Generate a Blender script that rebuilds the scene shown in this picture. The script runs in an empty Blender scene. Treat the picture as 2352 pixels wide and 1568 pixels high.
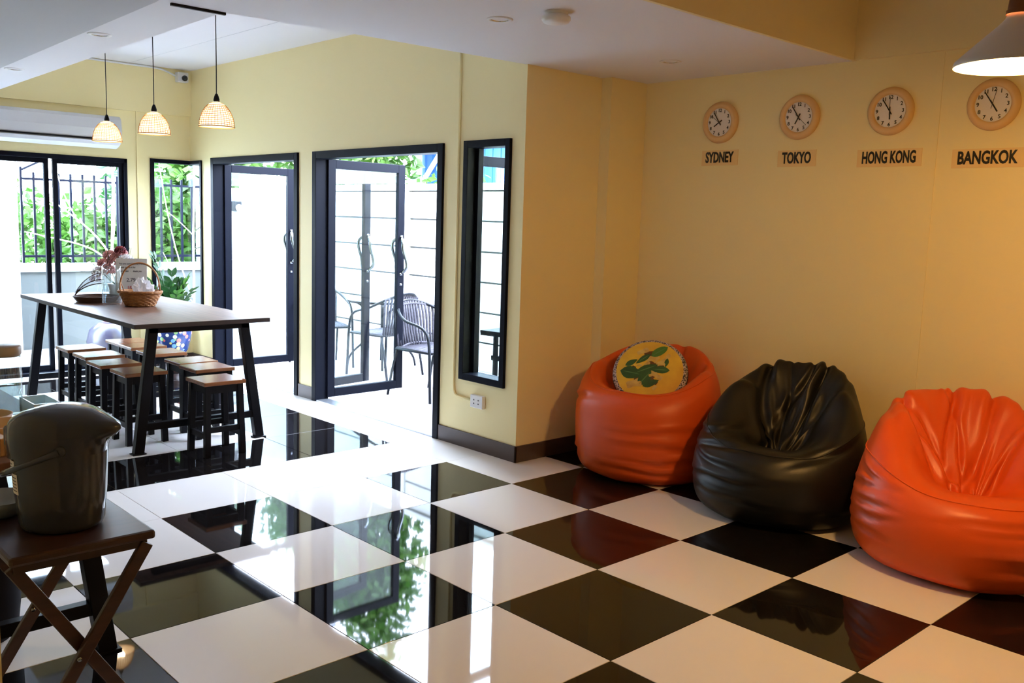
import bpy, math, random
import numpy as np
from mathutils import Vector, Matrix, Euler
random.seed(7); RNG = np.random.default_rng(11)
PI = math.pi
sc = bpy.context.scene
COL = sc.collection

# ------------------------------------------------------------------ camera
def set_camera():
    yaw, pitch, roll = -0.818645477, -0.130640348, 0.030933451
    f = Vector((math.cos(pitch)*math.sin(yaw), math.cos(pitch)*math.cos(yaw), math.sin(pitch)))
    rt = Vector((math.cos(yaw), -math.sin(yaw), 0)); up = rt.cross(f)
    c, s = math.cos(roll), math.sin(roll)
    r2 = c*rt + s*up; u2 = -s*rt + c*up
    cam = bpy.data.cameras.new('camera'); o = bpy.data.objects.new('camera', cam); COL.objects.link(o)
    m = Matrix((r2, u2, -f)).transposed().to_4x4(); m.translation = (4.35346253, -2.3442232, 1.50678277)
    o.matrix_world = m
    cam.sensor_fit = 'HORIZONTAL'; cam.sensor_width = 36; cam.lens = 2110.79734/2352*36
    cam.clip_start = 0.02; cam.clip_end = 200
    sc.camera = o
    return r2, u2, f
CAM_R, CAM_U, CAM_F = set_camera()

# ------------------------------------------------------------------ world, exposure
sc.view_settings.view_transform = 'Standard'; sc.view_settings.look = 'None'
sc.view_settings.gamma = 1; sc.view_settings.use_curve_mapping = False
sc.view_settings.exposure = 0.72
SKY = 22.0
w = bpy.data.worlds.new('world'); sc.world = w; w.use_nodes = True
bg = w.node_tree.nodes['Background']; bg.inputs[0].default_value = (0.76, 0.88, 1.12, 1); bg.inputs[1].default_value = SKY
sc.cycles.max_bounces = 14; sc.cycles.diffuse_bounces = 7; sc.cycles.glossy_bounces = 6
sc.cycles.transparent_max_bounces = 24; sc.cycles.sample_clamp_indirect = 8
sc.cycles.use_denoising = True

def portal(loc, rot, sx, sy):
    l = bpy.data.lights.new('sky_portal', 'AREA'); l.shape = 'RECTANGLE'; l.size = sx; l.size_y = sy
    l.cycles.is_portal = True
    o = bpy.data.objects.new('sky_portal', l); o.location = loc; o.rotation_euler = rot; COL.objects.link(o)
portal((-1.33, 1.70, 1.0), (-PI/2, 0, 0), 1.66, 2.0)       # door 2
portal((-3.18, 1.70, 1.0), (-PI/2, 0, 0), 1.6, 2.0)        # door 1
portal((-0.065, 1.70, 1.23), (-PI/2, 0, 0), 0.44, 1.55)    # narrow window
portal((-4.6, .09, 1.0), (0, -PI/2, 0), 2.0, 1.65)        # sliding doors
portal((-4.6, 1.33, 1.2), (0, -PI/2, 0), 1.5, 0.5)         # corner window

def point(name, loc, power, col, r=0.03):
    l = bpy.data.lights.new(name, 'POINT'); l.energy = power; l.color = col; l.shadow_soft_size = r
    o = bpy.data.objects.new(name, l); o.location = loc; COL.objects.link(o); return o

# ------------------------------------------------------------------ materials
def srgb(*c):
    return tuple((x/255/12.92 if x/255 <= .04045 else ((x/255+.055)/1.055)**2.4) for x in c)
MATS = {}
def mat(name, col, rough=.5, metal=0., spec=.5, noise=None, bump=None, emit=None, trans=0, coat=0, stretch=(1,1,1)):
    if name in MATS: return MATS[name]
    m = bpy.data.materials.new(name); m.use_nodes = True; nt = m.node_tree; b = nt.nodes['Principled BSDF']
    b.inputs['Base Color'].default_value = (*col, 1); b.inputs['Roughness'].default_value = rough
    b.inputs['Metallic'].default_value = metal; b.inputs['Specular IOR Level'].default_value = spec
    b.inputs['Coat Weight'].default_value = coat; b.inputs['Coat Roughness'].default_value = .08
    tc = nt.nodes.new('ShaderNodeTexCoord'); mp = nt.nodes.new('ShaderNodeMapping'); mp.inputs['Scale'].default_value = stretch
    nt.links.new(tc.outputs['Object'], mp.inputs['Vector'])
    if noise:   # (scale, second colour, contrast)
        n = nt.nodes.new('ShaderNodeTexNoise'); n.inputs['Scale'].default_value = noise[0]; n.inputs['Detail'].default_value = 5
        nt.links.new(mp.outputs[0], n.inputs['Vector'])
        r = nt.nodes.new('ShaderNodeValToRGB'); e = r.color_ramp.elements
        k = noise[2] if len(noise) > 2 else .2
        e[0].position = .5-k; e[1].position = .5+k; e[0].color = (*col, 1); e[1].color = (*noise[1], 1)
        nt.links.new(n.outputs['Fac'], r.inputs[0]); nt.links.new(r.outputs[0], b.inputs['Base Color'])
    if bump:    # (scale, strength)
        n = nt.nodes.new('ShaderNodeTexNoise'); n.inputs['Scale'].default_value = bump[0]; n.inputs['Detail'].default_value = 3
        nt.links.new(mp.outputs[0], n.inputs['Vector'])
        bp = nt.nodes.new('ShaderNodeBump'); bp.inputs['Strength'].default_value = bump[1]; bp.inputs['Distance'].default_value = .01
        nt.links.new(n.outputs['Fac'], bp.inputs['Height']); nt.links.new(bp.outputs[0], b.inputs['Normal'])
    if emit:
        b.inputs['Emission Color'].default_value = (*emit[0], 1); b.inputs['Emission Strength'].default_value = emit[1]
    if trans:
        tr = nt.nodes.new('ShaderNodeBsdfTranslucent'); tr.inputs[0].default_value = (*col, 1)
        mx = nt.nodes.new('ShaderNodeMixShader'); mx.inputs[0].default_value = trans
        nt.links.new(b.outputs[0], mx.inputs[1]); nt.links.new(tr.outputs[0], mx.inputs[2])
        nt.links.new(mx.outputs[0], nt.nodes['Material Output'].inputs[0])
    MATS[name] = m; return m
def glass(name, tint=(.96, .99, .98), refl=1.0):
    if name in MATS: return MATS[name]
    m = bpy.data.materials.new(name); m.use_nodes = True; nt = m.node_tree; nt.nodes.remove(nt.nodes['Principled BSDF'])
    t = nt.nodes.new('ShaderNodeBsdfTransparent'); t.inputs[0].default_value = (*tint, 1)
    g = nt.nodes.new('ShaderNodeBsdfGlossy'); g.inputs['Roughness'].default_value = .0; g.inputs[0].default_value = (1, 1, 1, 1)
    fr = nt.nodes.new('ShaderNodeFresnel')
    ge = nt.nodes.new('ShaderNodeNewGeometry'); ior = nt.nodes.new('ShaderNodeMix'); ior.inputs[2].default_value = 1.4; ior.inputs[3].default_value = 1/1.4
    nt.links.new(ge.outputs['Backfacing'], ior.inputs[0]); nt.links.new(ior.outputs[0], fr.inputs[0])     # a pane reflects alike on both faces
    mu = nt.nodes.new('ShaderNodeMath'); mu.operation = 'MULTIPLY'; mu.inputs[1].default_value = refl
    mx = nt.nodes.new('ShaderNodeMixShader')
    nt.links.new(fr.outputs[0], mu.inputs[0]); nt.links.new(mu.outputs[0], mx.inputs[0])
    nt.links.new(t.outputs[0], mx.inputs[1]); nt.links.new(g.outputs[0], mx.inputs[2])
    nt.links.new(mx.outputs[0], nt.nodes['Material Output'].inputs[0])
    MATS[name] = m; return m

M_YEL = mat('yellow_paint', (.86, .745, .41), .55, spec=.3, bump=(140, .04))
M_WHT = mat('ceiling_white', (.80, .80, .82), .8, spec=.2)
M_BASE = mat('brown_baseboard', srgb(74, 60, 56), .4)
M_BLKF = mat('black_aluminium', (.004, .005, .010), .45, spec=.06)
M_BLK = mat('black_steel', (.005, .005, .007), .45, spec=.12)
M_CHROME = mat('chrome', (.20, .22, .26), .18, 1)
M_GLASS = glass('window_glass', (.91, .96, .965), .6)
M_TW = mat('white_tile', (.78, .75, .73), .035, spec=.38, bump=(2.2, .012))
M_TB = mat('black_tile', (.006, .005, .005), .03, spec=.29, bump=(2.2, .012))
M_GROUT = mat('grout', (.30, .28, .26), .8)
M_CONC = mat('white_painted_concrete', (.47, .49, .49), .8, spec=.2, noise=(3, (.40, .43, .44), .3))
M_PATIO = mat('patio_tile', (.34, .325, .34), .35, noise=(2, (.29, .275, .30), .3))
M_ORANGE = mat('orange_vinyl', (.66, .080, .006), .40, spec=.45, bump=(260, .06))
M_BLACKV = mat('black_vinyl', (.006, .0058, .0065), .40, spec=.32, bump=(260, .06))
M_WTOP = mat('walnut_laminate', srgb(112, 78, 60), .42, spec=.26, noise=(5, srgb(84, 56, 44), .22), stretch=(.5, 9, 9))
M_SEAT = mat('stool_seat_wood', srgb(140, 92, 60), .22, spec=.5, noise=(7, srgb(105, 60, 36), .25), stretch=(9, .8, 9))
M_DWOOD = mat('dark_stained_wood', srgb(62, 38, 32), .35, noise=(6, srgb(40, 24, 20), .25), stretch=(9, .8, 9))
M_WICK = mat('wicker', srgb(176, 122, 70), .6, noise=(40, srgb(120, 76, 40), .3))
M_PLASTW = mat('white_plastic', (.78, .78, .78), .35)
M_LEAF = mat('leaf_green', (.030, .095, .012), .5, noise=(2.5, (.10, .21, .028), .18), trans=.45)
M_LEAF2 = mat('leaf_dark_green', (.012, .048, .012), .35, noise=(3, (.03, .10, .018), .2), trans=.3)
M_BARK = mat('pale_bark', (.62, .58, .52), .8)

# ------------------------------------------------------------------ geometry helpers
class MB:
    def __init__(s): s.v = []; s.f = []; s.sm = []
    def add(s, vs, fs, smooth=False):
        b = len(s.v); s.v += [tuple(map(float, p)) for p in vs]
        s.f += [tuple(i+b for i in f) for f in fs]; s.sm += [smooth]*len(fs); return s
    def box(s, x0, x1, y0, y1, z0, z1):
        v = [(x, y, z) for z in (z0, z1) for y in (y0, y1) for x in (x0, x1)]
        return s.add(v, [(0, 2, 3, 1), (4, 5, 7, 6), (0, 1, 5, 4), (2, 6, 7, 3), (0, 4, 6, 2), (1, 3, 7, 5)])
    def obox(s, c, size, R=None):
        v = [Vector((x*size[0]/2, y*size[1]/2, z*size[2]/2)) for z in (-1, 1) for y in (-1, 1) for x in (-1, 1)]
        if R is not None: v = [R @ p for p in v]
        return s.add([Vector(c)+p for p in v], [(0, 2, 3, 1), (4, 5, 7, 6), (0, 1, 5, 4), (2, 6, 7, 3), (0, 4, 6, 2), (1, 3, 7, 5)])
    def bar(s, p, q, w, h, up=(0, 0, 1)):
        p, q = Vector(p), Vector(q); d = (q-p).normalized(); u = Vector(up)
        if abs(d.dot(u)) > .98: u = Vector((0, 1, 0))
        x = d.cross(u).normalized(); u = x.cross(d)
        v = [b + x*(a*w/2) + u*(c*h/2) for b in (p, q) for (a, c) in ((-1, -1), (1, -1), (1, 1), (-1, 1))]
        return s.add(v, [(0, 1, 2, 3), (7, 6, 5, 4), (0, 4, 5, 1), (1, 5, 6, 2), (2, 6, 7, 3), (3, 7, 4, 0)])
    def tube(s, pts, r, n=8, closed=False):
        P = [Vector(p) for p in pts]; k = len(P); R = r if hasattr(r, '__len__') else [r]*k
        rings = []; ref = None
        for i in range(k):
            if closed: d = P[(i+1) % k]-P[i-1]
            else: d = P[min(i+1, k-1)]-P[max(i-1, 0)]
            d.normalize()
            if ref is None: ref = d.orthogonal().normalized()
            ref = (ref - d*ref.dot(d)).normalized(); b = d.cross(ref)
            rings.append([P[i] + (ref*math.cos(2*PI*j/n) + b*math.sin(2*PI*j/n))*R[i] for j in range(n)])
        v = [p for rg in rings for p in rg]; f = []
        for i in range(k if closed else k-1):
            a, b = i*n, ((i+1) % k)*n
            for j in range(n): f.append((a+j, a+(j+1) % n, b+(j+1) % n, b+j))
        if not closed: f += [tuple(range(n))[::-1], tuple((k-1)*n+j for j in range(n))]
        return s.add(v, f, True)
    def lathe(s, prof, n=32, c=(0, 0, 0), ax=1., ay=1.):
        v = []; f = []
        for r, z in prof:
            for j in range(n):
                a = 2*PI*j/n; v.append((c[0]+r*ax*math.cos(a), c[1]+r*ay*math.sin(a), c[2]+z))
        for i in range(len(prof)-1):
            for j in range(n): f.append((i*n+j, i*n+(j+1) % n, (i+1)*n+(j+1) % n, (i+1)*n+j))
        if prof[0][0] > 1e-5 and prof[0][0] < .9e5: pass
        s.add(v, f, True); return s
    def disc(s, r, z, n=32, c=(0, 0, 0), flip=False, ax=1., ay=1.):
        v = [(c[0]+r*ax*math.cos(2*PI*j/n), c[1]+r*ay*math.sin(2*PI*j/n), c[2]+z) for j in range(n)]
        return s.add(v, [tuple(range(n))[::-1] if flip else tuple(range(n))])
    def prism(s, poly, z0, z1):
        n = len(poly); v = [(x, y, z0) for x, y in poly] + [(x, y, z1) for x, y in poly]
        f = [tuple(range(n))[::-1], tuple(range(n, 2*n))] + [(i, (i+1) % n, n+(i+1) % n, n+i) for i in range(n)]
        return s.add(v, f)
    def extr(s, poly, axis, a0, a1):     # polygon in the plane perpendicular to axis ('x': (y,z); 'y': (x,z))
        n = len(poly)
        g = (lambda p, a: (a, p[0], p[1])) if axis == 'x' else (lambda p, a: (p[0], a, p[1]))
        v = [g(p, a0) for p in poly] + [g(p, a1) for p in poly]
        f = [tuple(range(n)), tuple(range(n, 2*n))[::-1]] + [(i, n+i, n+(i+1) % n, (i+1) % n) for i in range(n)]
        return s.add(v, f)
    def grid(s, A, wrap=True, smooth=True):
        n, k, _ = A.shape; f = []
        for i in range(n-1):
            for j in range(k if wrap else k-1):
                f.append((i*k+j, i*k+(j+1) % k, (i+1)*k+(j+1) % k, (i+1)*k+j))
        return s.add(A.reshape(-1, 3), f, smooth)
    def mesh(s, name):
        me = bpy.data.meshes.new(name); me.from_pydata(s.v, [], s.f); me.validate(); me.update()
        if len(me.polygons) == len(s.sm): me.polygons.foreach_set('use_smooth', s.sm)
        return me
    def build(s, name, m, parent=None, bevel=0, recalc=True, loc=None):
        me = s.mesh(name)
        if recalc:
            import bmesh
            bm = bmesh.new(); bm.from_mesh(me); bmesh.ops.recalc_face_normals(bm, faces=bm.faces); bm.to_mesh(me); bm.free()
        return link(name, me, m, parent, bevel, loc)
def link(name, me, m, parent=None, bevel=0, loc=None):
    if m is not None and not me.materials: me.materials.append(m)
    o = bpy.data.objects.new(name, me); COL.objects.link(o); o.parent = parent
    if loc is not None: o.location = loc
    if bevel:
        b = o.modifiers.new('bevel', 'BEVEL'); b.width = bevel; b.segments = 2; b.limit_method = 'ANGLE'; b.harden_normals = False
    return o
def thing(name, label, cat, loc=(0, 0, 0), rz=0, group=None):
    o = bpy.data.objects.new(name, None); COL.objects.link(o); o.location = loc; o.rotation_euler = (0, 0, rz)
    o.empty_display_size = .05
    return tag(o, label, cat, group)
def tag(o, label, cat, group=None, kind=None):
    o['label'] = label; o['category'] = cat
    if group: o['group'] = group
    if kind: o['kind'] = kind
    return o
def struct(o):
    o['kind'] = 'structure'; return o
def empty_struct(name, loc=(0, 0, 0)):
    o = bpy.data.objects.new(name, None); COL.objects.link(o); o.location = loc; o.empty_display_size = .05
    return struct(o)
def dup(root, loc, rz=0, label=None):
    r = root.copy(); COL.objects.link(r); r.location = loc; r.rotation_euler = (0, 0, rz)
    if label: r['label'] = label
    for ch in root.children:
        c = ch.copy(); COL.objects.link(c); c.parent = r
        for g in ch.children:
            d = g.copy(); COL.objects.link(d); d.parent = c
    return r
def text_mesh(body, size, depth=.002, bold=0., align='CENTER', spacing=1., line=1.):
    cu = bpy.data.curves.new('lettering', 'FONT'); cu.body = body; cu.size = size; cu.extrude = depth/2; cu.offset = bold
    cu.align_x = align; cu.align_y = 'CENTER'; cu.space_character = spacing; cu.space_line = line; cu.resolution_u = 3
    o = bpy.data.objects.new('lettering', cu); COL.objects.link(o); bpy.context.view_layer.update()
    me = bpy.data.meshes.new_from_object(o.evaluated_get(bpy.context.evaluated_depsgraph_get()))
    me.name = 'lettering'; bpy.data.objects.remove(o); bpy.data.curves.remove(cu); return me
def frame_from(n, up=(0, 0, 1)):       # matrix with local Z = n, local Y close to up
    n = Vector(n).normalized(); u = Vector(up); u = (u - n*u.dot(n)).normalized(); x = u.cross(n)
    return Matrix((x, u, n)).transposed()

YD = 1.535      # door wall
XL = -4.45      # far (air-conditioner) wall
YC = 2.55       # clock wall
XR = 0.27       # return wall
ZS, ZH = 2.432, 2.83

# ------------------------------------------------------------------ floor
T = .6
floor = struct(MB().box(XL-.15, 6.6, -5.6, YD+.14, -.06, -.009).box(XR-.1, 6.6, YD+.14, YC+.1, -.06, -.009).build('floor', M_GROUT))
def tile_mesh(x0, x1, y0, y1, zt=0., th=.009, g=.0009):
    b = MB(); x0 += g; x1 -= g; y0 += g; y1 -= g; e = .0012
    v = [(x0, y0, -th), (x1, y0, -th), (x1, y1, -th), (x0, y1, -th)]
    v += [(x0, y0, -e), (x1, y0, -e), (x1, y1, -e), (x0, y1, -e)]
    v += [(x0+e, y0+e, 0), (x1-e, y0+e, 0), (x1-e, y1-e, 0), (x0+e, y1-e, 0)]
    f = [(8, 9, 10, 11)]
    for k in (0, 4): f += [(k+i, k+(i+1) % 4, k+4+(i+1) % 4, k+4+i) for i in range(4)]
    b.add(v, f); return b.mesh('tile')
full = {}
for key, m in (('w', M_TW), ('b', M_TB)):
    full[key] = tile_mesh(0, T, 0, T); full[key].materials.append(m)
for i in range(-8, 9):
    for j in range(-6, 5):
        x0, x1, y0, y1 = i*T, (i+1)*T, j*T, (j+1)*T
        if i >= 0: black = (i+j) % 2 == 1
        elif i == -1: black = False
        else: black = (j == 1 or (i in (-2, -7) and j <= 1) or j == -3) and j <= 1
        if i == -8: black = False
        cx0 = max(x0, XL)
        ymax = YC if x0 >= XR-.3 else YD
        cy1 = min(y1, ymax)
        if x0 < XR and y0 >= YD: cx0 = max(x0, XR)
        if cy1 - y0 < .02 or x1-cx0 < .02: continue
        if x0 < XR < x1 and y0 < YD < y1:      # the tile cut round the wall corner stays whole below the wall
            cy1 = y1
        if cx0 == x0 and cy1 == y1:
            o = link('tile', full['b' if black else 'w'], None, floor, loc=(x0, y0, 0))
        else:
            me = tile_mesh(0, x1-cx0, 0, cy1-y0); me.materials.append(M_TB if black else M_TW)
            o = link('tile', me, None, floor, loc=(cx0, y0, 0))

# ------------------------------------------------------------------ walls
D2 = (-2.155, -.50); D1 = (-3.975, -2.385); W1 = (-.286, .156, .455, 2.005); CW0 = -4.19
def hole_wall(b, a0, a1, z0, z1, holes, put):
    xs = sorted({a0, a1} | {h[0] for h in holes} | {h[1] for h in holes})
    for u, v in zip(xs, xs[1:]):
        c = (u+v)/2; hs = sorted([(h[2], h[3]) for h in holes if h[0] < c < h[1]]); z = z0
        for p, q in hs:
            if p > z+1e-4: put(u, v, z, p)
            z = q
        if z < z1-1e-4: put(u, v, z, z1)
b = MB()
hole_wall(b, XL-.12, XR, 0, ZH+.05, [(D2[0], D2[1], -.01, 2.0), (D1[0], D1[1], -.01, 2.0), W1[:2]+W1[2:], (XL-.13, CW0, .455, 1.985)],
          lambda u, v, p, q: b.box(u, v, YD, YD+.13, p, q))
struct(b.build('wall_back', M_YEL))
SL = (-.75, .925); CWY = 1.14
b = MB()
hole_wall(b, -5.6, YD, 0, ZH+.05, [(SL[0], SL[1], -.01, 1.965), (CWY, YD+.01, .455, 1.985)],
          lambda u, v, p, q: b.box(XL-.13, XL, u, v, p, q))
struct(b.build('wall_left', M_YEL))
b = MB().box(XR-.13, XR, YD+.13, 2.2, 0, 3.1)
b.box(XR-.13, XR+.085, 2.2, YC+.12, 0, 3.1)
struct(b.build('wall_return', M_YEL))
struct(MB().box(XR-.13, 6.6, YC, YC+.12, 0, 3.1).build('wall_alcove', M_YEL))
struct(MB().box(6.5, 6.6, -5.6, YC, 0, 3.1).build('wall_right', M_YEL))
b = MB()
hole_wall(b, XL, 6.5, 0, 3.1, [], lambda u, v, p, q: b.box(u, v, -5.2, -5.1, p, q))
struct(b.build('wall_near', M_YEL))
# beam over the left wall and the clock wall
struct(MB().box(XL, XL+.035, -5.1, YD, 2.404, ZH).build('trim_1', M_YEL))
struct(MB().box(1.80, 6.5, YC-.03, YC, ZS, 3.1).build('trim_2', M_YEL))
struct(MB().box(XL, XL+.012, CWY-.125, CWY-.118, 0, 2.404).build('trim_3', M_YEL))
# seam bead on the clock wall
struct(MB().box(2.285, 2.292, YC-.004, YC+.01, .1, ZS).build('trim_4', M_YEL))
# ceilings
struct(MB().box(XL, 6.5, -5.1, YD, ZH, ZH+.08).build('ceiling', M_WHT))
struct(MB().box(1.8, 6.5, -5.1, YC, 3.0, 3.1).build('ceiling_alcove', M_WHT))
SOFF = [(.13, -5.1), (1.795, -5.1), (1.795, YC), (XR, YC), (XR, YD), (.255, YD), (.20, .4), (.13, -.30)]
struct(MB().prism(SOFF, ZS, ZH).build('ceiling_soffit', M_WHT))
struct(MB().box(1.795, 1.815, -5.1, YC, ZS-.002, 3.0).build('trim_5', M_YEL))
struct(MB().prism([(XL, -.70), (.13, -.70), (.13, -.315), (XL, -.20)], ZS, ZH).build('beam_left', M_WHT))
struct(MB().prism([(XL, -5.1), (1.79, -5.1), (.60, -.775), (.43, -.75), (XL, -.60)], 2.36, ZS+.02).build('ceiling_bulkhead', mat('bulkhead_shade_grey', (.58, .59, .61), .8, spec=.2)))  # grey colour paints in the underside's shade, far from the daylight
# faint ceiling board joints
for k, y in enumerate((.35, .95)):
    struct(MB().box(XL, .2, y, y+.006, ZH-.001, ZH+.01).build('trim_%d' % (6+k), mat('ceiling_joint', (.62, .63, .66), .8)))
# baseboards
def baseboard(name, segs):
    b = MB()
    for s in segs: b.box(*s, 0, .105)
    struct(b.build(name, M_BASE, bevel=.002))
baseboard('baseboard_back', [(D2[1]+.0, XR+.012, YD-.012, YD), (D1[1], D2[0], YD-.012, YD), (XL, D1[0], YD-.012, YD)])
baseboard('baseboard_return', [(XR, XR+.012, YD-.012, 2.2), (XR+.085, XR+.097, 2.19, YC), (XR, XR+.097, 2.188, 2.2)])
baseboard('baseboard_alcove', [(XR+.085, 6.5, YC-.012, YC)])
baseboard('baseboard_left', [(XL, XL+.012, SL[1], YD), (XL, XL+.012, -5.1, SL[0])])

# ------------------------------------------------------------------ doors and windows
def rect_frame(x0, x1, z0, z1, w, d, ax='x', bottom=True):
    b = MB(); put = (lambda u0, u1, p, q: b.box(u0, u1, -d/2, d/2, p, q))
    put(x0, x0+w, z0, z1); put(x1-w, x1, z0, z1); put(x0+w, x1-w, z1-w, z1)
    if bottom: put(x0+w, x1-w, z0, z0+w)
    return b
HANDLE_PTS = []
def pull_bar(parent, x, z0, z1, side):
    pts = []; n = 17
    for i in range(n):
        t = i/(n-1); z = z0+(z1-z0)*t
        off = .012 + .062*min(1, math.sin(PI*t)*2.2)**.8
        pts.append((x + .022*math.sin(2*PI*t), side*off, z))
    b = MB().tube(pts, .0135, 10)
    for z in (z0, z1): b.lathe([(.0, -.012), (.016, -.01), (.016, .01), (.0, .012)], 12, (x, side*.02, z))
    return b.build('pull_handle', M_CHROME, parent)
def door_leaf(parent, hinge, ang, width, lock=True, tag_=True):
    # local x runs from the hinge to the free edge
    h = 1.945
    lf = rect_frame(0, width, .025, h, .07, .042).build('leaf_frame', M_BLKF, parent, bevel=.003)
    lf.location = hinge; lf.rotation_euler = (0, 0, ang)
    MB().box(.065, width-.065, -.004, .004, .085, h-.065).build('pane', M_GLASS, lf)
    for s in (1, -1): pull_bar(lf, width-.035, 1.02, 1.34, s)
    MB().lathe([(0, -.03), (.012, -.028), (.012, .028), (0, .03)], 14).build('lock_cylinder', M_CHROME, lf, loc=(width-.035, 0, .93)).rotation_euler = (PI/2, 0, 0)
    MB().box(.0, .09, -.028, -.021, h+.002, h+.028).build('closer_arm', M_CHROME, lf)
    return lf
def double_door(name, x0, x1, angL, angR):
    root = empty_struct(name, (0, 0, 0))
    b = MB(); y0, y1 = YD-.018, YD+.105; w = .058
    b.box(x0, x0+w, y0, y1, 0, 2.0); b.box(x1-w, x1, y0, y1, 0, 2.0); b.box(x0+w, x1-w, y0, y1, 2.0-w, 2.0)
    b.build('frame', M_BLKF, root, bevel=.003)
    MB().box(x0+w, x1-w, YD-.01, YD+.105, -.005, .012).build('threshold', mat('steel_sill', (.32, .34, .37), .3, .8), root, bevel=.003)
    wd = (x1-x0-2*w)/2-.002
    door_leaf(root, (x0+w, YD+.085, 0), angL, wd)
    l2 = door_leaf(root, (x1-w, YD+.085, 0), angR, wd)
    return root
double_door('door_2', *D2, math.radians(91.5), math.radians(90))
double_door('door_1', *D1, math.radians(90.5), math.radians(100))
def fixed_window(name, x0, x1, z0, z1):
    root = empty_struct(name, (0, YD, 0))
    b = MB(); w = .045
    b.box(x0, x0+w, -.02, .10, z0, z1); b.box(x1-w, x1, -.02, .10, z0, z1)
    b.box(x0+w, x1-w, -.02, .10, z1-w, z1); b.box(x0+w, x1-w, -.02, .10, z0, z0+w)
    b.build('frame', M_BLKF, root, bevel=.003)
    MB().box(x0+w, x1-w, .07, .076, z0+w, z1-w).build('pane', M_GLASS, root)
    c = MB(); c.box(x0+w, x0+w+.028, .05, .095, z0+w, z1-w); c.build('sash', M_BLKF, root, bevel=.002)
    return root
fixed_window('window_1', W1[0], W1[1], W1[2], W1[3])
# corner window wrapping round the corner of the room
cw = empty_struct('window_2')
b = MB(); w = .036
b.box(XL-.1, XL+.015, CWY, CWY+w, .455, 1.985); b.box(CW0-w, CW0, YD-.015, YD+.1, .455, 1.985)
for z in (.455, 1.985-w):
    b.box(XL-.1, XL+.015, CWY+w, YD+.1, z, z+w); b.box(XL+.015, CW0-w, YD-.015, YD+.1, z, z+w)
b.build('frame', M_BLKF, cw, bevel=.002)
MB().box(XL-.045, XL-.039, CWY+w, YD+.045, .455+w, 1.985-w).build('pane', M_GLASS, cw)
MB().box(XL-.039, CW0-w, YD+.039, YD+.045, .455+w, 1.985-w).build('pane', M_GLASS, cw)
# sliding glass doors in the left wall
sd = empty_struct('window_3', (XL, 0, 0))
b = MB(); w = .05
b.box(-.1, .015, SL[0], SL[0]+w, 0, 1.965); b.box(-.1, .015, SL[1]-w*.6, SL[1], 0, 1.965)
b.box(-.1, .015, SL[0], SL[1], 1.925, 1.965); b.box(-.1, .015, SL[0], SL[1], 0, .03)
b.build('frame', M_BLKF, sd, bevel=.003)
for (y0, y1, xo) in ((SL[0]+w, .262, -.07), (.284, SL[1]-.03, -.03)):
    s = MB(); ww = .04
    s.box(xo-.018, xo+.018, y0, y0+ww, .03, 1.925); s.box(xo-.018, xo+.018, y1-ww, y1, .03, 1.925)
    s.box(xo-.018, xo+.018, y0+ww, y1-ww, 1.885, 1.925); s.box(xo-.018, xo+.018, y0+ww, y1-ww, .03, .08)
    f = s.build('sash', M_BLKF, sd, bevel=.002)
    MB().box(xo-.003, xo+.003, y0+ww, y1-ww, .08, 1.885).build('pane', M_GLASS, f)
# near pillar whose edge shows at the bottom left of the picture
struct(MB().box(1.0, 2.425, -3.2, -1.895, 0, 2.36).build('wall_pillar', M_YEL))

# ------------------------------------------------------------------ things on the ceiling and walls
def downlight(loc, label, z=ZS):
    t = thing('downlight', label, 'ceiling light', (loc[0], loc[1], z), 0, 'recessed downlights')
    MB().lathe([(.040, .0), (.040, -.004), (.058, -.006), (.062, -.002), (.062, 0)], 32).build('trim_ring', M_PLASTW, t)
    MB().lathe([(.040, -.003), (.030, .035), (.018, .05), (0, .05)], 28).build('reflector', mat('reflector', (.8, .8, .82), .15, .9), t)
    MB().lathe([(.0, .012), (.016, .014), (.02, .03), (.02, .05)], 20).build('bulb', mat('lamp_glass', (.75, .75, .78), .1), t)
    return t
downlight((1.051, .605), 'downlight in the white soffit beside the smoke detector')
downlight((.995, 1.965), 'downlight in the soffit nearest the clock wall')
downlight((-.93, -.51), 'half hidden downlight in the beam, closer one to the black slot')
downlight((-2.74, -.455), 'half hidden downlight in the beam above the air conditioner end')
t = thing('smoke_detector', 'round white smoke detector on the white soffit', 'smoke detector', (1.356, .669, ZS))
MB().lathe([(0, -.012), (.052, -.012), (.052, 0)], 32).build('base', M_PLASTW, t)
MB().lathe([(.048, -.012), (.064, -.020), (.066, -.034), (.056, -.046), (.025, -.052), (0, -.053)], 36).build('cover', M_PLASTW, t)
MB().box(.126, .142, -.565, -.305, ZS-.012, ZS+.002).build('ceiling_slot', M_BLK)
tag(bpy.data.objects['ceiling_slot'], 'thin black rail at the end of the white ceiling beam', 'rail')

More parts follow.
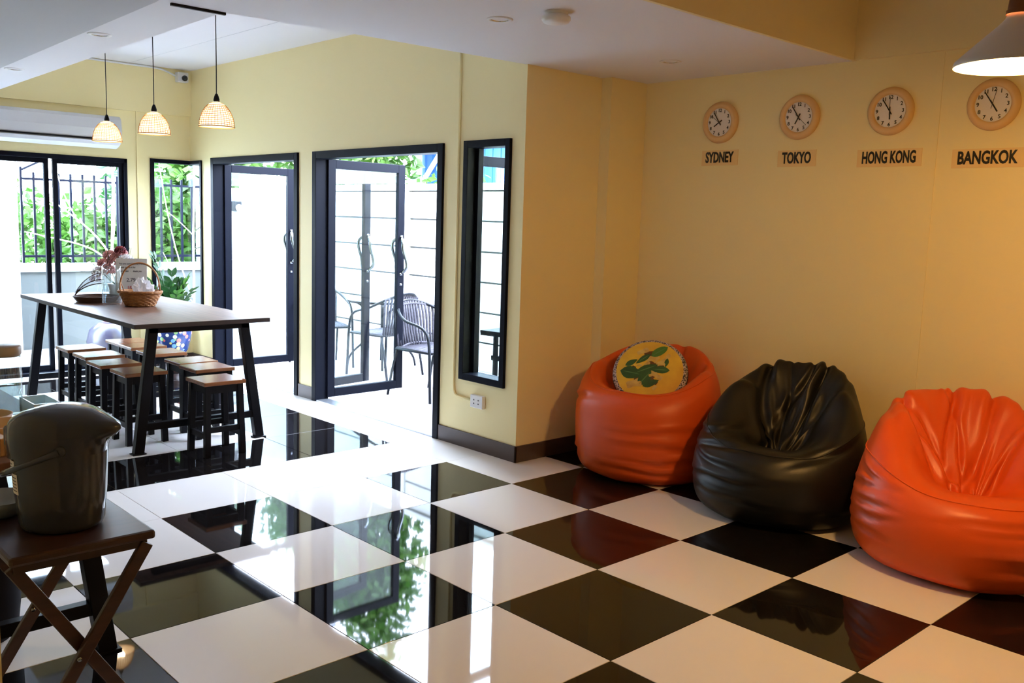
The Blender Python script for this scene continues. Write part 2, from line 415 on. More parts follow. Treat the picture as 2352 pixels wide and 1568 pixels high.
# woven pendants
M_CORD = mat('black_cord', (.01, .01, .01), .6)
M_SHADE = mat('woven_shade_lining', (.95, .84, .66), .8, spec=.1, trans=.5)
M_STRAND = mat('woven_shade_strands', (.45, .22, .07), .7, trans=.2)
M_BULB = mat('warm_bulb', (1, .8, .55), .4, emit=((1.0, .74, .42), 12))
def make_pendant(loc, label):
    t = thing('woven_pendant_lamp', label, 'pendant lamp', loc, 0, 'woven pendants over the bar table')
    H, R = .148, .102
    prof = [(R*math.sqrt(max(0, 1-(k/13)**1.9))*.985 if k < 13 else .012, H*k/13) for k in range(14)]
    prof[0] = (R, 0)
    sh = MB().lathe(prof, 40).build('shade', M_SHADE, t)
    b = MB()
    for k in range(0, 13):
        r, z = prof[k]; b.tube([((r+.0015)*math.cos(a), (r+.0015)*math.sin(a), z) for a in np.linspace(0, 2*PI, 40, endpoint=False)], .0019 if k else .0034, 5, True)
    for j in range(34):
        a = 2*PI*j/34; b.tube([((r+.0015)*math.cos(a), (r+.0015)*math.sin(a), z) for r, z in prof[:12]], .0017, 4)
    b.build('weave', M_STRAND, t)
    MB().lathe([(0, H-.01), (.017, H-.006), (.018, H+.012), (.013, H+.03), (.007, H+.045), (0, H+.046)], 18).build('lamp_holder', M_BLK, t)
    MB().tube([(0, 0, H+.04), (.001, 0, .4), (-.001, 0, .6), (0, 0, ZH-loc[2])], .0032, 6).build('cord', M_CORD, t)
    MB().lathe([(0, .035), (.022, .042), (.030, .062), (.024, .085), (.014, .105), (.013, .14)], 20).build('bulb', M_BULB, t)
    point('pendant_light', (loc[0], loc[1], loc[2]+.045), 4.5, (1, .76, .48), .03)
    return t
make_pendant((-.995, .18, 2.010), 'woven pendant lamp hanging nearest the ceiling slot, largest of three')
make_pendant((-1.935, .18, 2.012), 'middle woven pendant lamp between the two others')
make_pendant((-2.815, .18, 2.000), 'woven pendant lamp hanging in front of the air conditioner')
# white cone lamp
M_ENAM = mat('white_enamel', (.62, .60, .60), .3, spec=.5)
M_HOT = mat('hot_bulb', (1, .9, .8), .4, emit=((1.0, .78, .50), 40))
t = thing('cone_pendant_lamp', 'white enamel cone pendant lamp with wooden neck, lit', 'pendant lamp', (3.19, .955, 2.055))
MB().lathe([(.183, 0), (.185, .004), (.180, .018), (.120, .075), (.060, .130), (.040, .152), (.034, .168), (.030, .168), (.055, .128), (.115, .073), (.176, .014), (.181, .002), (.183, 0)], 56).build('shade', M_ENAM, t)
MB().lathe([(.040, .166), (.040, .178), (.036, .180), (.033, .215), (.030, .24), (.0, .242)], 28).build('wooden_neck', mat('neck_wood', srgb(110, 62, 30), .4), t)
MB().tube([(0, 0, .24), (0, 0, .944)], .004, 8).build('cord', M_CORD, t)
MB().lathe([(0, .02), (.040, .034), (.052, .062), (.040, .092), (.02, .12), (.018, .165)], 24).build('bulb', M_HOT, t)
point('cone_lamp_light', (3.19, .955, 2.062), 48, (1, .51, .105), .06)

# air conditioner
t = thing('air_conditioner', 'long white wall air conditioner above the sliding glass doors', 'air conditioner', (XL+.035, 0, 0))
prof = [(0, 2.06), (.10, 2.045), (.17, 2.075), (.205, 2.12), (.215, 2.20), (.20, 2.29), (.17, 2.32), (0, 2.32)]
ac_m = mat('ac_plastic', (.60, .60, .63), .22)
b = MB(); n = len(prof)
b.add([(x, -.95, z) for x, z in prof]+[(x, .80, z) for x, z in prof], [tuple(range(n)), tuple(range(n, 2*n))[::-1]]+[(i, n+i, n+(i+1) % n, (i+1) % n) for i in range(n)])
b.build('body', ac_m, t, bevel=.006)
b = MB(); p2 = [(.207, 2.122), (.224, 2.20), (.208, 2.292), (.19, 2.29), (.2, 2.2), (.19, 2.122)]; n = len(p2)
b.add([(x, -.94, z) for x, z in p2]+[(x, .785, z) for x, z in p2], [tuple(range(n)), tuple(range(n, 2*n))[::-1]]+[(i, n+i, n+(i+1) % n, (i+1) % n) for i in range(n)])
b.build('front_panel', ac_m, t, bevel=.004)
MB().box(.185, .213, -.94, .70, 2.106, 2.119).build('air_slot', M_BLK, t)
MB().extr([(.10, 2.038), (.185, 2.066), (.203, 2.098), (.195, 2.10), (.18, 2.075), (.10, 2.047)], 'y', -.93, .785).build('louver', mat('ac_louver', (.72, .74, .78), .3), t)
hb = MB()
for dy in (0, .02): hb.tube([(.0, .86+dy, 2.10), (.03, .86+dy, 2.20), (.05, .90, 2.25+dy), (.03, .95-dy, 2.22), (.0, .96-dy, 2.12)], .008, 8)
# security camera
t = thing('security_camera', 'white box security camera under the ceiling corner', 'camera', (XL+.035, 1.44, 2.745))
MB().box(0, .07, -.06, .045, -.035, .055).build('housing', M_PLASTW, t, bevel=.006)
MB().lathe([(0, .028), (.018, .022), (.027, .008), (.027, -.008), (0, -.02)], 20).build('lens', mat('black_gloss', (.01, .01, .012), .08), t, loc=(.085, .0, .0)).rotation_euler = (0, PI/2, 0)
MB().tube([(.012, -.06, .02), (.012, -.12, .045), (.012, -.20, .068), (.012, -.30, .072), (.012, -1.55, .072)], .009, 8).build('conduit', M_PLASTW, t)
# socket and trunking on the door wall
t = thing('wall_socket', 'white double power socket low on the yellow wall below the narrow window', 'socket', (-.085, YD, .332))
MB().box(-.06, .06, -.030, 0, -.042, .042).build('box', M_PLASTW, t, bevel=.004)
b = MB()
for x in (-.022, .022):
    for z in (-.012, .012): b.box(x-.004, x+.004, -.0325, -.029, z-.004, z+.004)
sl_ = b.build('slots', mat('dark_slot', (.08, .08, .09), .6), t); sl_['kind'] = 'stuff'
tr = MB(); tp = [(-.345, YD-.008, ZH), (-.345, YD-.008, .42), (-.342, YD-.008, .37), (-.325, YD-.008, .343), (-.30, YD-.008, .335), (-.145, YD-.008, .332)]
tr.tube(tp, .0085, 8)
tag(tr.build('cable_trunking', M_YEL), 'yellow painted cable trunking running down the wall to the socket', 'trunking')

# clocks and city signs
M_FACE = mat('clock_face', (.78, .74, .72), .5); M_RIM = mat('clock_rim', (.74, .49, .23), .6); M_INK = mat('black_ink', (.012, .011, .010), .5)
M_PLAQ = mat('sign_plaque', (.82, .60, .27), .6)
def clock(x, z, label, h, m, s):
    t = thing('wall_clock', label, 'clock', (x, YC, z), 0, 'city clocks')
    rim = MB().lathe([(.124, 0), (.127, .010), (.122, .024), (.110, .033), (.098, .034), (.090, .029), (.085, .021)], 48).build('rim', M_RIM, t)
    fc = MB().lathe([(.088, .020), (.0, .020)], 48).build('face', M_FACE, t)
    nm = MB()
    for k in range(1, 13):
        me = text_mesh(str(k), .027, .001, .0006); a = PI/2 - k*PI/6
        nm.add([(v.co.x+.071*math.cos(a), v.co.y+.071*math.sin(a), v.co.z+.0218) for v in me.vertices], [tuple(p.vertices) for p in me.polygons]); bpy.data.meshes.remove(me)
    n_ = nm.build('numerals', M_INK, t, recalc=False); n_['kind'] = 'stuff'
    parts = [rim, fc, n_]
    for nme, a, L, wd, zz in (('hour_hand', h/12, .044, .0065, .0240), ('minute_hand', m/60, .070, .0052, .0262), ('second_hand', s/60, .072, .0022, .0284)):
        a = PI/2 - a*2*PI; d = Vector((math.cos(a), math.sin(a), 0))
        parts.append(MB().bar(d*(-.022) + Vector((0, 0, zz)), d*L + Vector((0, 0, zz)), wd, .0016).build(nme, M_INK if nme != 'second_hand' else mat('grey_ink', (.08, .07, .06), .5), t))
    for p in parts: p.rotation_euler = (PI/2, 0, 0)
def city_sign(text, x, z, wd, label):
    t = thing('city_sign', label, 'sign', (x, YC, z), 0, 'city name signs')
    MB().box(-wd/2-.03, wd/2+.03, -.004, 0, -.047, .047).build('plaque', M_PLAQ, t)
    me = text_mesh(text, .088, .002, .0028)
    xs = [v.co.x for v in me.vertices]; k = wd/(max(xs)-min(xs)); c = (max(xs)+min(xs))/2
    for v in me.vertices: v.co.x = (v.co.x-c)*k
    o = link('lettering', me, M_INK, t); o.location = (0, -.0055, 0); o.rotation_euler = (PI/2, 0, 0)
for x, nm, h, s, wd in ((.958, 'SYDNEY', 7.9, 51, .205), (1.498, 'TOKYO', 6.9, 22, .185), (2.035, 'HONG KONG', 5.9, 0, .285), (2.553, 'BANGKOK', 4.9, 2.2, .275)):
    clock(x, 2.147, 'round white wall clock above the %s sign' % nm, h, 54.4, s)
for x, nm, z, wd in ((.962, 'SYDNEY', 1.933, .205), (1.492, 'TOKYO', 1.915, .185), (2.040, 'HONG KONG', 1.903, .295), (2.545, 'BANGKOK', 1.888, .285)):
    city_sign(nm, x, z, wd, 'small orange plaque lettered %s on the clock wall' % nm)

# ------------------------------------------------------------------ bean bags
def bspline(ctrl, n):         # clamped uniform cubic B-spline over axis 0
    C = np.concatenate([ctrl[:1], ctrl[:1], ctrl, ctrl[-1:], ctrl[-1:]], 0); m = len(C)-3
    out = []
    for t in np.linspace(0, m-1e-6, n):
        i = int(t); u = t-i
        out.append(((1-u)**3*C[i] + (3*u**3-6*u*u+4)*C[i+1] + (-3*u**3+3*u*u+3*u+1)*C[i+2] + u**3*C[i+3])/6)
    return np.array(out)
def sstep(a, b, x):
    t = np.clip((x-a)/(b-a), 0, 1); return t*t*(3-2*t)
def make_bag(name, label, loc, back, m, R, rings, folds, wrinkles, seed, lumps=.006, seamr=None, creases=(), chan=0):
    rng = np.random.default_rng(seed)
    rz = math.atan2(-back[0], back[1]); t = thing(name, label, 'bean bag', (loc[0], loc[1], 0), rz)
    NT, NP = 192, 110
    th = np.linspace(0, 2*PI, NT, endpoint=False); s = .5+.5*np.sin(th)       # 1 at the back
    ctrl = []
    for (r, yc, zf, zs, zb) in rings:     # radius, centre shift to the back, heights front / side / back
        z = np.where(s > .5, zs+(zb-zs)*sstep(0, 1, (s-.5)*2), zs+(zf-zs)*sstep(0, 1, (.5-s)*2))
        ctrl.append(np.stack([R*r*np.cos(th), R*r*np.sin(th)*.96+yc, z], -1))
    A = bspline(np.array(ctrl), NP)
    u = np.linspace(0, 1, NP)[:, None]
    # normals
    def normals(A):
        dt = np.roll(A, -1, 1)-np.roll(A, 1, 1); dp = np.gradient(A, axis=0); n = np.cross(dt, dp)
        return n/(np.linalg.norm(n, axis=2, keepdims=True)+1e-9)
    N = normals(A); D = np.zeros((NP, NT)); z = A[..., 2]
    TH = th[None, :]
    for k in range(1, 5):                 # soft lumps
        D += lumps/k*np.sin(k*2*TH+rng.uniform(0, 6)+4*k*u)*np.sin((k+1)*PI*u+rng.uniform(0, 6))
    for (a, sl, wd, amp, u0, u1) in folds:       # grooves running from the seat up the inside (angle deg, drift, width deg, depth, u range)
        c = math.radians(a)+sl*(u-.6)+.05*np.sin(9*u+a)
        d = (TH-c+PI) % (2*PI)-PI; sg = math.radians(wd)
        wgt = sstep(u0, u0+.10, u)*(1-sstep(u1-.10, u1, u))
        D += wgt*amp*(.75+.4*np.sin(11*u+a*3))*(-np.exp(-(d/sg)**2)+.35*np.exp(-((np.abs(d)-2.4*sg)/(1.5*sg))**2))
    X = A[..., 0]
    for (x0, x1, wd, amp) in creases:            # folds running down the inside of the back
        d = (X-(x0+(x1-x0)*(z-.42)/.33)-.012*np.sin(14*z+x0*30))/wd; wgt = sstep(.56, .66, u)*(1-sstep(.90, .97, u))*sstep(-.08, .06, A[..., 1])*(.8+.3*np.sin(17*z+x0*50))
        D += wgt*amp*(-np.exp(-d**2)+.42*np.exp(-((np.abs(d)-2.5)/1.4)**2))
    D += -.030*chan*sstep(.60, .70, u)*(1-sstep(.88, .97, u))*sstep(0, .1, A[..., 1])*np.exp(-((X+.02)/.14)**2)
    for (a, wa, zc, sl, wz, amp) in wrinkles:    # creases across the side
        amp = amp*1.35
        d = (TH-math.radians(a)+PI) % (2*PI)-PI; wgt = np.exp(-(d/math.radians(wa))**2)*(1-sstep(.60, .72, u))
        zz = (z-zc-sl*d-.006*np.sin(7*d+zc*40))/wz
        D += wgt*amp*(-np.exp(-zz**2)+.7*np.exp(-((zz-1.9)/1.1)**2))
    fade = sstep(.05, .16, u)*(1-sstep(.97, 1., u))
    A = A+N*(D*fade)[..., None]; A[..., 2] = np.maximum(A[..., 2], .001)
    b = MB().grid(A); b.build('cover', m, t)
    if seamr is not None:
        pts = A[int(seamr*NP)] + normals(A)[int(seamr*NP)]*.001
        MB().tube(pts[::2], .0032, 6, True).build('seam', m, t)
    return t, A
#        r    yc    front  side  back
CHAIR = [(.02, 0, 0, 0, 0), (.60, 0, 0, 0, 0), (.90, 0, .004, .004, .004), (1.04, 0, .06, .07, .08), (1.08, 0, .18, .20, .22), (1.06, 0, .28, .33, .36),
         (1.00, .02, .36, .44, .47), (.91, .05, .395, .545, .61), (.80, .09, .395, .635, .71), (.65, .13, .365, .685, .790), (.48, .15, .335, .640, .795), (.34, .12, .315, .53, .68), (.19, .05, .30, .41, .47), (.02, -.03, .29, .29, .29)]
f2 = [(50, -.35, 7, .012, .66, .93), (143, .45, 8, .016, .64, .9)]
x2 = [(-.11, -.19, .016, .026), (-.065, .035, .013, .024), (.05, .125, .014, .026), (.10, .27, .022, .020), (-.02, -.06, .010, .012)]
w2 = [(-128, 24, .37, .05, .010, .010), (-124, 30, .30, -.04, .012, .014), (-118, 34, .22, .03, .013, .016), (-116, 30, .14, -.02, .010, .011), (-150, 22, .42, .05, .012, .010), (-40, 30, .40, .10, .016, .008), (-30, 35, .10, .02, .02, .006)]
make_bag('bean_bag', 'black vinyl bean bag between the two orange ones', (1.835, 2.0), (-.22, .975), M_BLACKV, .425, CHAIR, f2, w2, 3, seamr=.50, creases=x2, chan=1)
f3 = [(155, .4, 7, .018, .58, .92), (20, -.3, 7, .012, .62, .92)]
x3 = [(-.17, -.25, .016, .026), (-.075, .0, .015, .022), (-.01, -.02, .008, .012), (.03, .20, .020, .026), (.13, .32, .018, .022), (-.33, -.33, .02, .014)]
w3 = [(-65, 40, .33, .03, .014, .009), (-55, 36, .26, -.03, .013, .013), (-50, 36, .19, .03, .015, .017), (-55, 32, .12, -.02, .02, .016), (-172, 22, .36, .05, .010, .011), (-170, 22, .30, .0, .010, .012), (-168, 22, .24, .05, .010, .011), (-172, 24, .17, .0, .011, .009), (-170, 20, .42, -.1, .012, .012)]
CH3 = [(r, yc, a_, b_*.985, c_*.965) for r, yc, a_, b_, c_ in CHAIR]
make_bag('bean_bag', 'orange vinyl bean bag beside the black one, cut by the picture edge', (2.81, 2.01), (-.62, .785), M_ORANGE, .475, CH3, f3, w3, 5, seamr=.50, creases=x3, chan=.6)
BASIN = [(.02, 0, 0, 0, 0), (.60, 0, 0, 0, 0), (.88, 0, .004, .004, .004), (1.02, 0, .06, .07, .08), (1.06, 0, .22, .22, .22), (1.06, 0, .36, .40, .40),
         (1.02, 0, .47, .53, .54), (.94, .02, .53, .62, .66), (.82, .03, .545, .66, .755), (.72, .04, .515, .64, .765), (.58, .04, .44, .52, .62), (.40, .03, .36, .42, .47), (.2, .02, .34, .36, .38), (.02, .02, .33, .33, .33)]
f1 = [(72, 0, 4, .026, .58, .9), (105, 0, 6, .014, .60, .9), (15, -.1, 6, .018, .6, .9), (165, .1, 6, .018, .6, .9), (-60, 0, 7, .010, .62, .9)]
w1 = [(-150, 20, .46, .06, .014, .010), (-60, 36, .33, .03, .014, .010), (-50, 36, .24, -.02, .016, .012), (-45, 36, .16, .02, .014, .013), (-70, 40, .09, -.02, .014, .011), (-155, 24, .13, .03, .014, .008)]
make_bag('bean_bag', 'orange vinyl bean bag holding the round printed cushion', (.885, 2.06), (-.3, .954), M_ORANGE, .425, BASIN, f1, w1, 8, seamr=.56)

# round printed cushion lying in the first bag
def make_cushion():
    c = Vector((.905, 2.04, .607))
    n = (-CAM_F*.80 + Vector((0, 0, 1))*.50 - CAM_R*.22).normalized()
    R3 = frame_from(n, CAM_U + CAM_R*.1)
    t = thing('round_cushion', 'round cushion printed as a bowl of yellow curry with green leaves', 'cushion', c)
    t.rotation_euler = R3.to_euler()
    r = .215
    t.scale = (1.05, 1.05, 1.05)
    zf = lambda q: .040*math.sqrt(max(0, 1-(q/r)**2.6))+.022
    pr = [(q, zf(q)) for q in (.0001, .03, .06, .09, .12, .15, .175, .192)]
    m_y = mat('curry_print', (.85, .60, .05), .7, noise=(9, (.62, .34, .04), .25)); MB().lathe(pr, 48).build('front_panel', m_y, t)
    m_b = mat('speckled_band', (.60, .52, .56), .7, noise=(120, (.03, .03, .05), .06))
    MB().lathe([(.192, zf(.192)), (.204, zf(.204)), (.212, .028), (.216, .018)], 48).build('patterned_band', m_b, t)
    MB().lathe([(.216, .018), (.218, .0), (.212, -.022), (.190, -.045), (.12, -.062), (.0001, -.068)], 48).build('back_panel', mat('navy_cloth', (.012, .012, .03), .8), t)
    def patch(name, m, cx, cy, L, W, ang, lift=.0012, kind='leaf', bend=0):
        k = 9; V = []; F = []
        for i in range(k):
            a = i/(k-1); wv = W*(math.sin(PI*a)**.8 if kind == 'leaf' else (1 if .05 < a < .95 else .7))*(1+.15*math.sin(5*a+cx*50))
            for sgn in (-1, 0, 1):
                x = (a-.5)*L; y = sgn*wv/2+bend*math.sin(PI*a)
                X = cx+x*math.cos(ang)-y*math.sin(ang); Y = cy+x*math.sin(ang)+y*math.cos(ang)
                q = math.hypot(X, Y); V.append((X, Y, zf(min(q, .19))+lift))
        for i in range(k-1):
            for j in (0, 1): F.append((i*3+j, (i+1)*3+j, (i+1)*3+j+1, i*3+j+1))
        MB().add(V, F, True).build(name, m, t)
    g1 = mat('leaf_print_green', (.035, .13, .03), .6, noise=(14, (.015, .06, .02), .3)); g2 = mat('leaf_print_light', (.07, .20, .03), .6)
    pale = mat('shaved_print', (.72, .56, .16), .7, noise=(30, (.5, .28, .06), .25)); br = mat('brown_print', (.13, .05, .015), .7)
    for a in ((-.005, .105, .08, .03, .3), (.03, .03, .10, .035, -.2), (-.02, -.055, .12, .04, .4), (.02, -.065, .08, .03, -.5), (-.10, -.02, .07, .03, 1.2)): patch('sauce_print', br, *a, lift=.0006, kind='b')
    for a in ((-.055, .115, .07, .03, .5), (.01, .075, .075, .03, .3), (.065, .055, .07, .03, .6), (.045, -.035, .075, .028, -.5), (.0, -.035, .05, .028, .7), (-.075, -.095, .085, .045, .4), (.09, .09, .05, .02, 1.2), (-.02, .03, .045, .02, .9), (-.04, -.065, .05, .012, .4)): patch('shaving_print', pale, *a, lift=.0012, kind='b')
    vn = mat('vein_print', (.12, .26, .08), .6)
    for a in ((.04, .125, .10, .005, .75), (-.045, .065, .09, .004, .75), (-.10, -.03, .11, .005, -.15), (-.02, .0, .13, .005, .5), (.06, .005, .09, .005, .05), (-.02, -.06, .10, .005, 1.0)): patch('vein_print', vn, *a, lift=.0028)
    for a in ((.03, .06, .035, .014, 1.1), (-.06, .02, .03, .012, .2), (.025, -.03, .05, .016, .5), (.07, .04, .03, .014, .3), (-.06, -.10, .06, .03, .2), (.045, -.11, .03, .02, .9)): patch('shaving_print', pale, *a, lift=.0026, kind='b')
    for a, m in (((.04, .125, .115, .062, .75), g2), ((-.045, .065, .105, .034, .75), g1), ((-.10, -.03, .135, .085, -.15), g1), ((-.02, .0, .15, .045, .5), g1), ((.06, .005, .11, .050, .05), g1), ((-.02, -.06, .12, .06, 1.0), g1), ((.02, -.085, .10, .042, .5), g1), ((-.11, .035, .08, .035, .6), g1), ((.09, .055, .06, .022, 1.5), g1)):
        patch('leaf_print', m, *a, lift=.002)
make_cushion()

# ------------------------------------------------------------------ bar table, stools
TZ = .82
t = thing('bar_table', 'long walnut top bar table on black trapezoid legs', 'table', (-2.335, .175, 0))
TX, TY = 1.165, .445
MB().box(-TX+.002, TX-.002, -TY+.002, TY-.002, TZ-.027, TZ).build('tabletop', M_WTOP, t, bevel=.001)
MB().box(-TX, TX, -TY, -TY+.002, TZ-.028, TZ-.001).box(-TX, TX, TY-.002, TY, TZ-.028, TZ-.001).box(-TX, -TX+.002, -TY, TY, TZ-.028, TZ-.001).box(TX-.002, TX, -TY, TY, TZ-.028, TZ-.001).build('edge_shade_band', mat('shaded_edge', srgb(52, 40, 36), .6, spec=.2), t)  # dark strips round the tabletop: its unlit edge painted as colour
def leg_frame(x, t, zt, yb, yt, wd=.06, dp=.05):
    for s in (-1, 1):
        MB().bar((x, s*yb, .006), (x, s*yt, zt), dp, wd, up=(0, 1, 0)).build('leg', M_BLK, t, bevel=.003)
        MB().box(x-.032, x+.032, s*yb-.042, s*yb+.042, 0, .008).build('foot_plate', M_BLK, t, bevel=.002)
    k = .17/zt; yy = yb+(yt-yb)*k
    MB().box(x-.02, x+.02, -yy, yy, .145, .19).build('stretcher', M_BLK, t, bevel=.002)
    MB().box(x-.025, x+.025, -yt-.03, yt+.03, zt-.04, zt).build('top_rail', M_BLK, t, bevel=.002)
for x in (-1.115, 1.07): leg_frame(x, t, TZ-.028, .405, .30)
MB().box(-1.09, 1.045, -.02, .02, TZ-.07, TZ-.03).build('long_rail', M_BLK, t)
SH = .47
def make_stool(loc, label):
    t = thing('wooden_stool', label, 'stool', loc, 0, 'stools under the bar table')
    MB().box(-.137, .137, -.137, .137, SH-.024, SH).build('seat', M_SEAT, t, bevel=.004)
    a, bt = .105, .117
    for sx in (-1, 1):
        for sy in (-1, 1): MB().bar((sx*bt, sy*bt, 0), (sx*a, sy*a, SH-.024), .036, .036, up=(1, 0, 0)).build('leg', M_BLK, t, bevel=.002)
    for s in (-1, 1):
        MB().box(-a, a, s*a-.01, s*a+.01, SH-.075, SH-.024).build('apron', M_BLK, t); MB().box(s*a-.01, s*a+.01, -a, a, SH-.075, SH-.024).build('apron', M_BLK, t)
        q = .112
        MB().box(-q, q, s*q-.01, s*q+.01, .11, .145).build('stretcher', M_BLK, t); MB().box(s*q-.01, s*q+.01, -q, q, .15, .185).build('stretcher', M_BLK, t)
    return t
st = make_stool((-1.065, .188, 0), 'foremost brown stool standing alone between the two near table legs')
for loc, lab in (((-2.835, -.045, 0), 'stool at the far end of the near row, beside the far table leg'),
                 ((-2.43, -.055, 0), 'second stool from the far end in the near row under the table'),
                 ((-2.02, -.095, 0), 'third stool from the far end in the near row under the table'),
                 ((-1.62, -.08, 0), 'near row stool right behind the front left table leg'),
                 ((-3.005, .375, 0), 'stool at the far end of the window side row'),
                 ((-2.725, .372, 0), 'second stool from the far end in the window side row'),
                 ((-2.335, .36, 0), 'third window side stool, in front of the floral pot'),
                 ((-1.845, .372, 0), 'window side stool with its top partly under the next one'),
                 ((-1.535, .345, 0), 'window side stool just behind the foremost stool')):
    dup(st, loc, 0, lab)

# ------------------------------------------------------------------ things on the bar table
G2 = glass('jar_glass', (.95, .97, .97), 1.2); WAT = glass('water', (.80, .84, .86), .6)
def jar(loc, label, r, h, water, name='glass_pitcher', lid=None, spout=False, cat='pitcher'):
    t = thing(name, label, cat, loc)
    MB().lathe([(0, .002), (r*.9, .002), (r, .012), (r, h*.72), (r*.93, h*.86), (r*.95, h), (r*.91, h), (r*.89, h*.86), (r*.95, h*.7), (r*.95, .014), (0, .010)], 32).build('glass_body', G2, t)
    MB().lathe([(0, .012), (r*.93, .014), (r*.93, water), (0, water)], 32).build('water', WAT, t)
    if lid:
        MB().lathe([(0, h-.005), (r*.90, h-.005), (r*1.0, h+.004), (r*1.0, h+.030), (r*.9, h+.034), (0, h+.034)], 28).build('lid', lid, t)
    if spout:
        d = -CAM_R; d = Vector((d.x, d.y, 0)).normalized()
        MB().tube([d*r*.95+Vector((0, 0, h*.9)), d*r*1.5+Vector((0, 0, h*.86)), d*r*1.6+Vector((0, 0, h*.6)), d*r*1.4+Vector((0, 0, h*.36)), d*r*.98+Vector((0, 0, h*.3))], .007, 8).build('handle', G2, t)
    b = MB()
    for k in range(20):
        a = 2*PI*k/20; b.tube([(r*1.0*math.cos(a), r*math.sin(a), h*.56), (r*.99*math.cos(a), r*.99*math.sin(a), h*.74)], .0022, 4)
    b.build('glass_ribs', G2, t); return t
jar((-2.42, .045, TZ), 'ribbed glass water pitcher on the bar table beside the handled basket', .068, .275, .155, spout=True)
# wicker basket
def oval_ring(rx, ry, z, n=48, wob=0, ph=0, k=16): return [((rx+wob*math.sin(k*a+ph))*math.cos(a), (ry+wob*math.sin(k*a+ph))*math.sin(a), z) for a in np.linspace(0, 2*PI, n, endpoint=False)]
rzc = math.atan2(CAM_R.y, CAM_R.x)
t = thing('wicker_basket', 'light brown wicker basket with tall arched handle on the bar table', 'basket', (-2.235, .175, TZ+.003), rzc)
b = MB()
for k in range(9):
    q = k/8; b.tube(oval_ring(.098+.045*q, .075+.03*q, .008+.085*q, 96, .0045, (k % 2)*PI, 15), .0058, 6, True)
b.build('woven_side', M_WICK, t)
b = MB()
for j in range(15):
    a = 2*PI*(j+.5)/15; b.tube([(.098*math.cos(a), .075*math.sin(a), 0), (.143*math.cos(a), .105*math.sin(a), .10)], .004, 5)
b.build('stakes', M_WICK, t)
b = MB().tube(oval_ring(.146, .108, .098, 64, .003, 0, 24), .0085, 8, True).tube(oval_ring(.149, .110, .104, 64, .003, 1.5, 24), .007, 8, True); b.build('braided_rim', M_WICK, t)
MB().lathe([(0, .006), (.1, .006), (.1, 0), (0, 0)], 32, ax=1, ay=.76).build('base', M_WICK, t)
hp = [(.142*math.cos(a), 0, .10+.205*math.sin(a)**.8) for a in np.linspace(.0, PI, 25)]
MB().tube(hp, .0065, 8).build('handle', M_WICK, t)
b = MB()
for sx in (-1, 1):
    for dy in (-.035, .035): b.tube([(sx*.128, dy, .10), (sx*.135, dy*.5, .14), (sx*.137, 0, .17)], .0035, 5)
b.build('handle_ties', M_WICK, t)
# crumpled plastic bag inside the basket
A = np.zeros((14, 24, 3))
for i in range(14):
    for j in range(24):
        p = PI*i/13; a = 2*PI*j/24; q = 1+.16*math.sin(5*a+3*p)+.12*math.sin(9*a-5*p+1)+.08*math.sin(13*p+2*a)
        A[i, j] = (.095*math.sin(p)*math.cos(a)*q+.02*math.cos(p), .06*math.sin(p)*math.sin(a)*q, .06+.10*(1-math.cos(p))/2*1.5*q)
o = MB().grid(A, smooth=False).build('plastic_bag', mat('clear_white_plastic', (.85, .85, .88), .25, trans=.3))
o.location = (-2.212, .192, TZ-.005); o.scale = (.72, .7, .85); o.rotation_euler = (0, 0, rzc); tag(o, 'crumpled white plastic bag inside the handled wicker basket', 'bag')
# sign card
sp = Vector((-2.61, .25, TZ+.009)); nd = Vector((-CAM_F.x, -CAM_F.y, 0)).normalized()
t = thing('sign_card', 'white printed card in an acrylic stand behind the wicker basket', 'sign', sp)
t.rotation_euler = (frame_from((nd.x, nd.y, .12)) @ Matrix.Rotation(math.radians(1), 3, 'Z')).to_euler()
MB().box(-.118, .118, .0, .312, -.001, .001).build('card', mat('card_paper', (.74, .74, .78), .6), t)
MB().box(-.121, .121, -.002, .314, .0015, .003).build('acrylic_front', glass('acrylic', (.97, .98, .98), .5), t)
b = MB(); b.box(-.10, .10, -.004, .002, -.06, .03); b.build('stand_foot', glass('acrylic'), t)
ink = mat('sign_ink', (.10, .10, .13), .6); red = mat('sign_ink_red', (.35, .04, .05), .6)
for txt, sz, y, x, m in (('You are complimentary and', .0165, .272, 0, ink), ('guests to use it for', .0165, .245, -.03, ink), ('breakfast   -   thank you', .0165, .217, 0, ink), ('2.79', .040, .150, .0, ink), ('18.-', .040, .090, .0, red)):
    me = text_mesh(txt, sz, .0006, .0006); o = link('lettering', me, m, t); o.location = (x, y, .0035)
# bamboo food-cover tray
t = thing('food_cover_tray', 'dark bamboo tray with a half open mesh dome on the bar table', 'tray', (-2.67, .02, TZ))
b = MB()
for k in range(5): b.tube(oval_ring(.128+.006*k, .128+.006*k, .006+.009*k, 48, .002, k*2, 20), .006, 6, True)
b.build('woven_tray', mat('dark_bamboo', srgb(70, 46, 34), .6), t); MB().lathe([(0, .008), (.128, .008), (.128, 0), (0, 0)], 32).build('tray_base', mat('dark_bamboo', (0, 0, 0)), t)
d = Vector((CAM_R.x, CAM_R.y, 0)).normalized(); per = Vector((-d.y, d.x, 0))
b = MB()
for k, tilt in enumerate((1.0, .72, .55)):
    pts = []
    for a in np.linspace(0, PI/2, 12):
        pts.append(-d*.155*math.cos(a) + per*(.0) + Vector((0, 0, .045+.17*math.sin(a)*tilt)) + d*(.06*math.sin(a)))
    b.tube(pts, .004 if k else .003, 5)
b.build('dome_ribs', mat('dark_bamboo', (0, 0, 0)), t)
A = np.zeros((8, 12, 3))
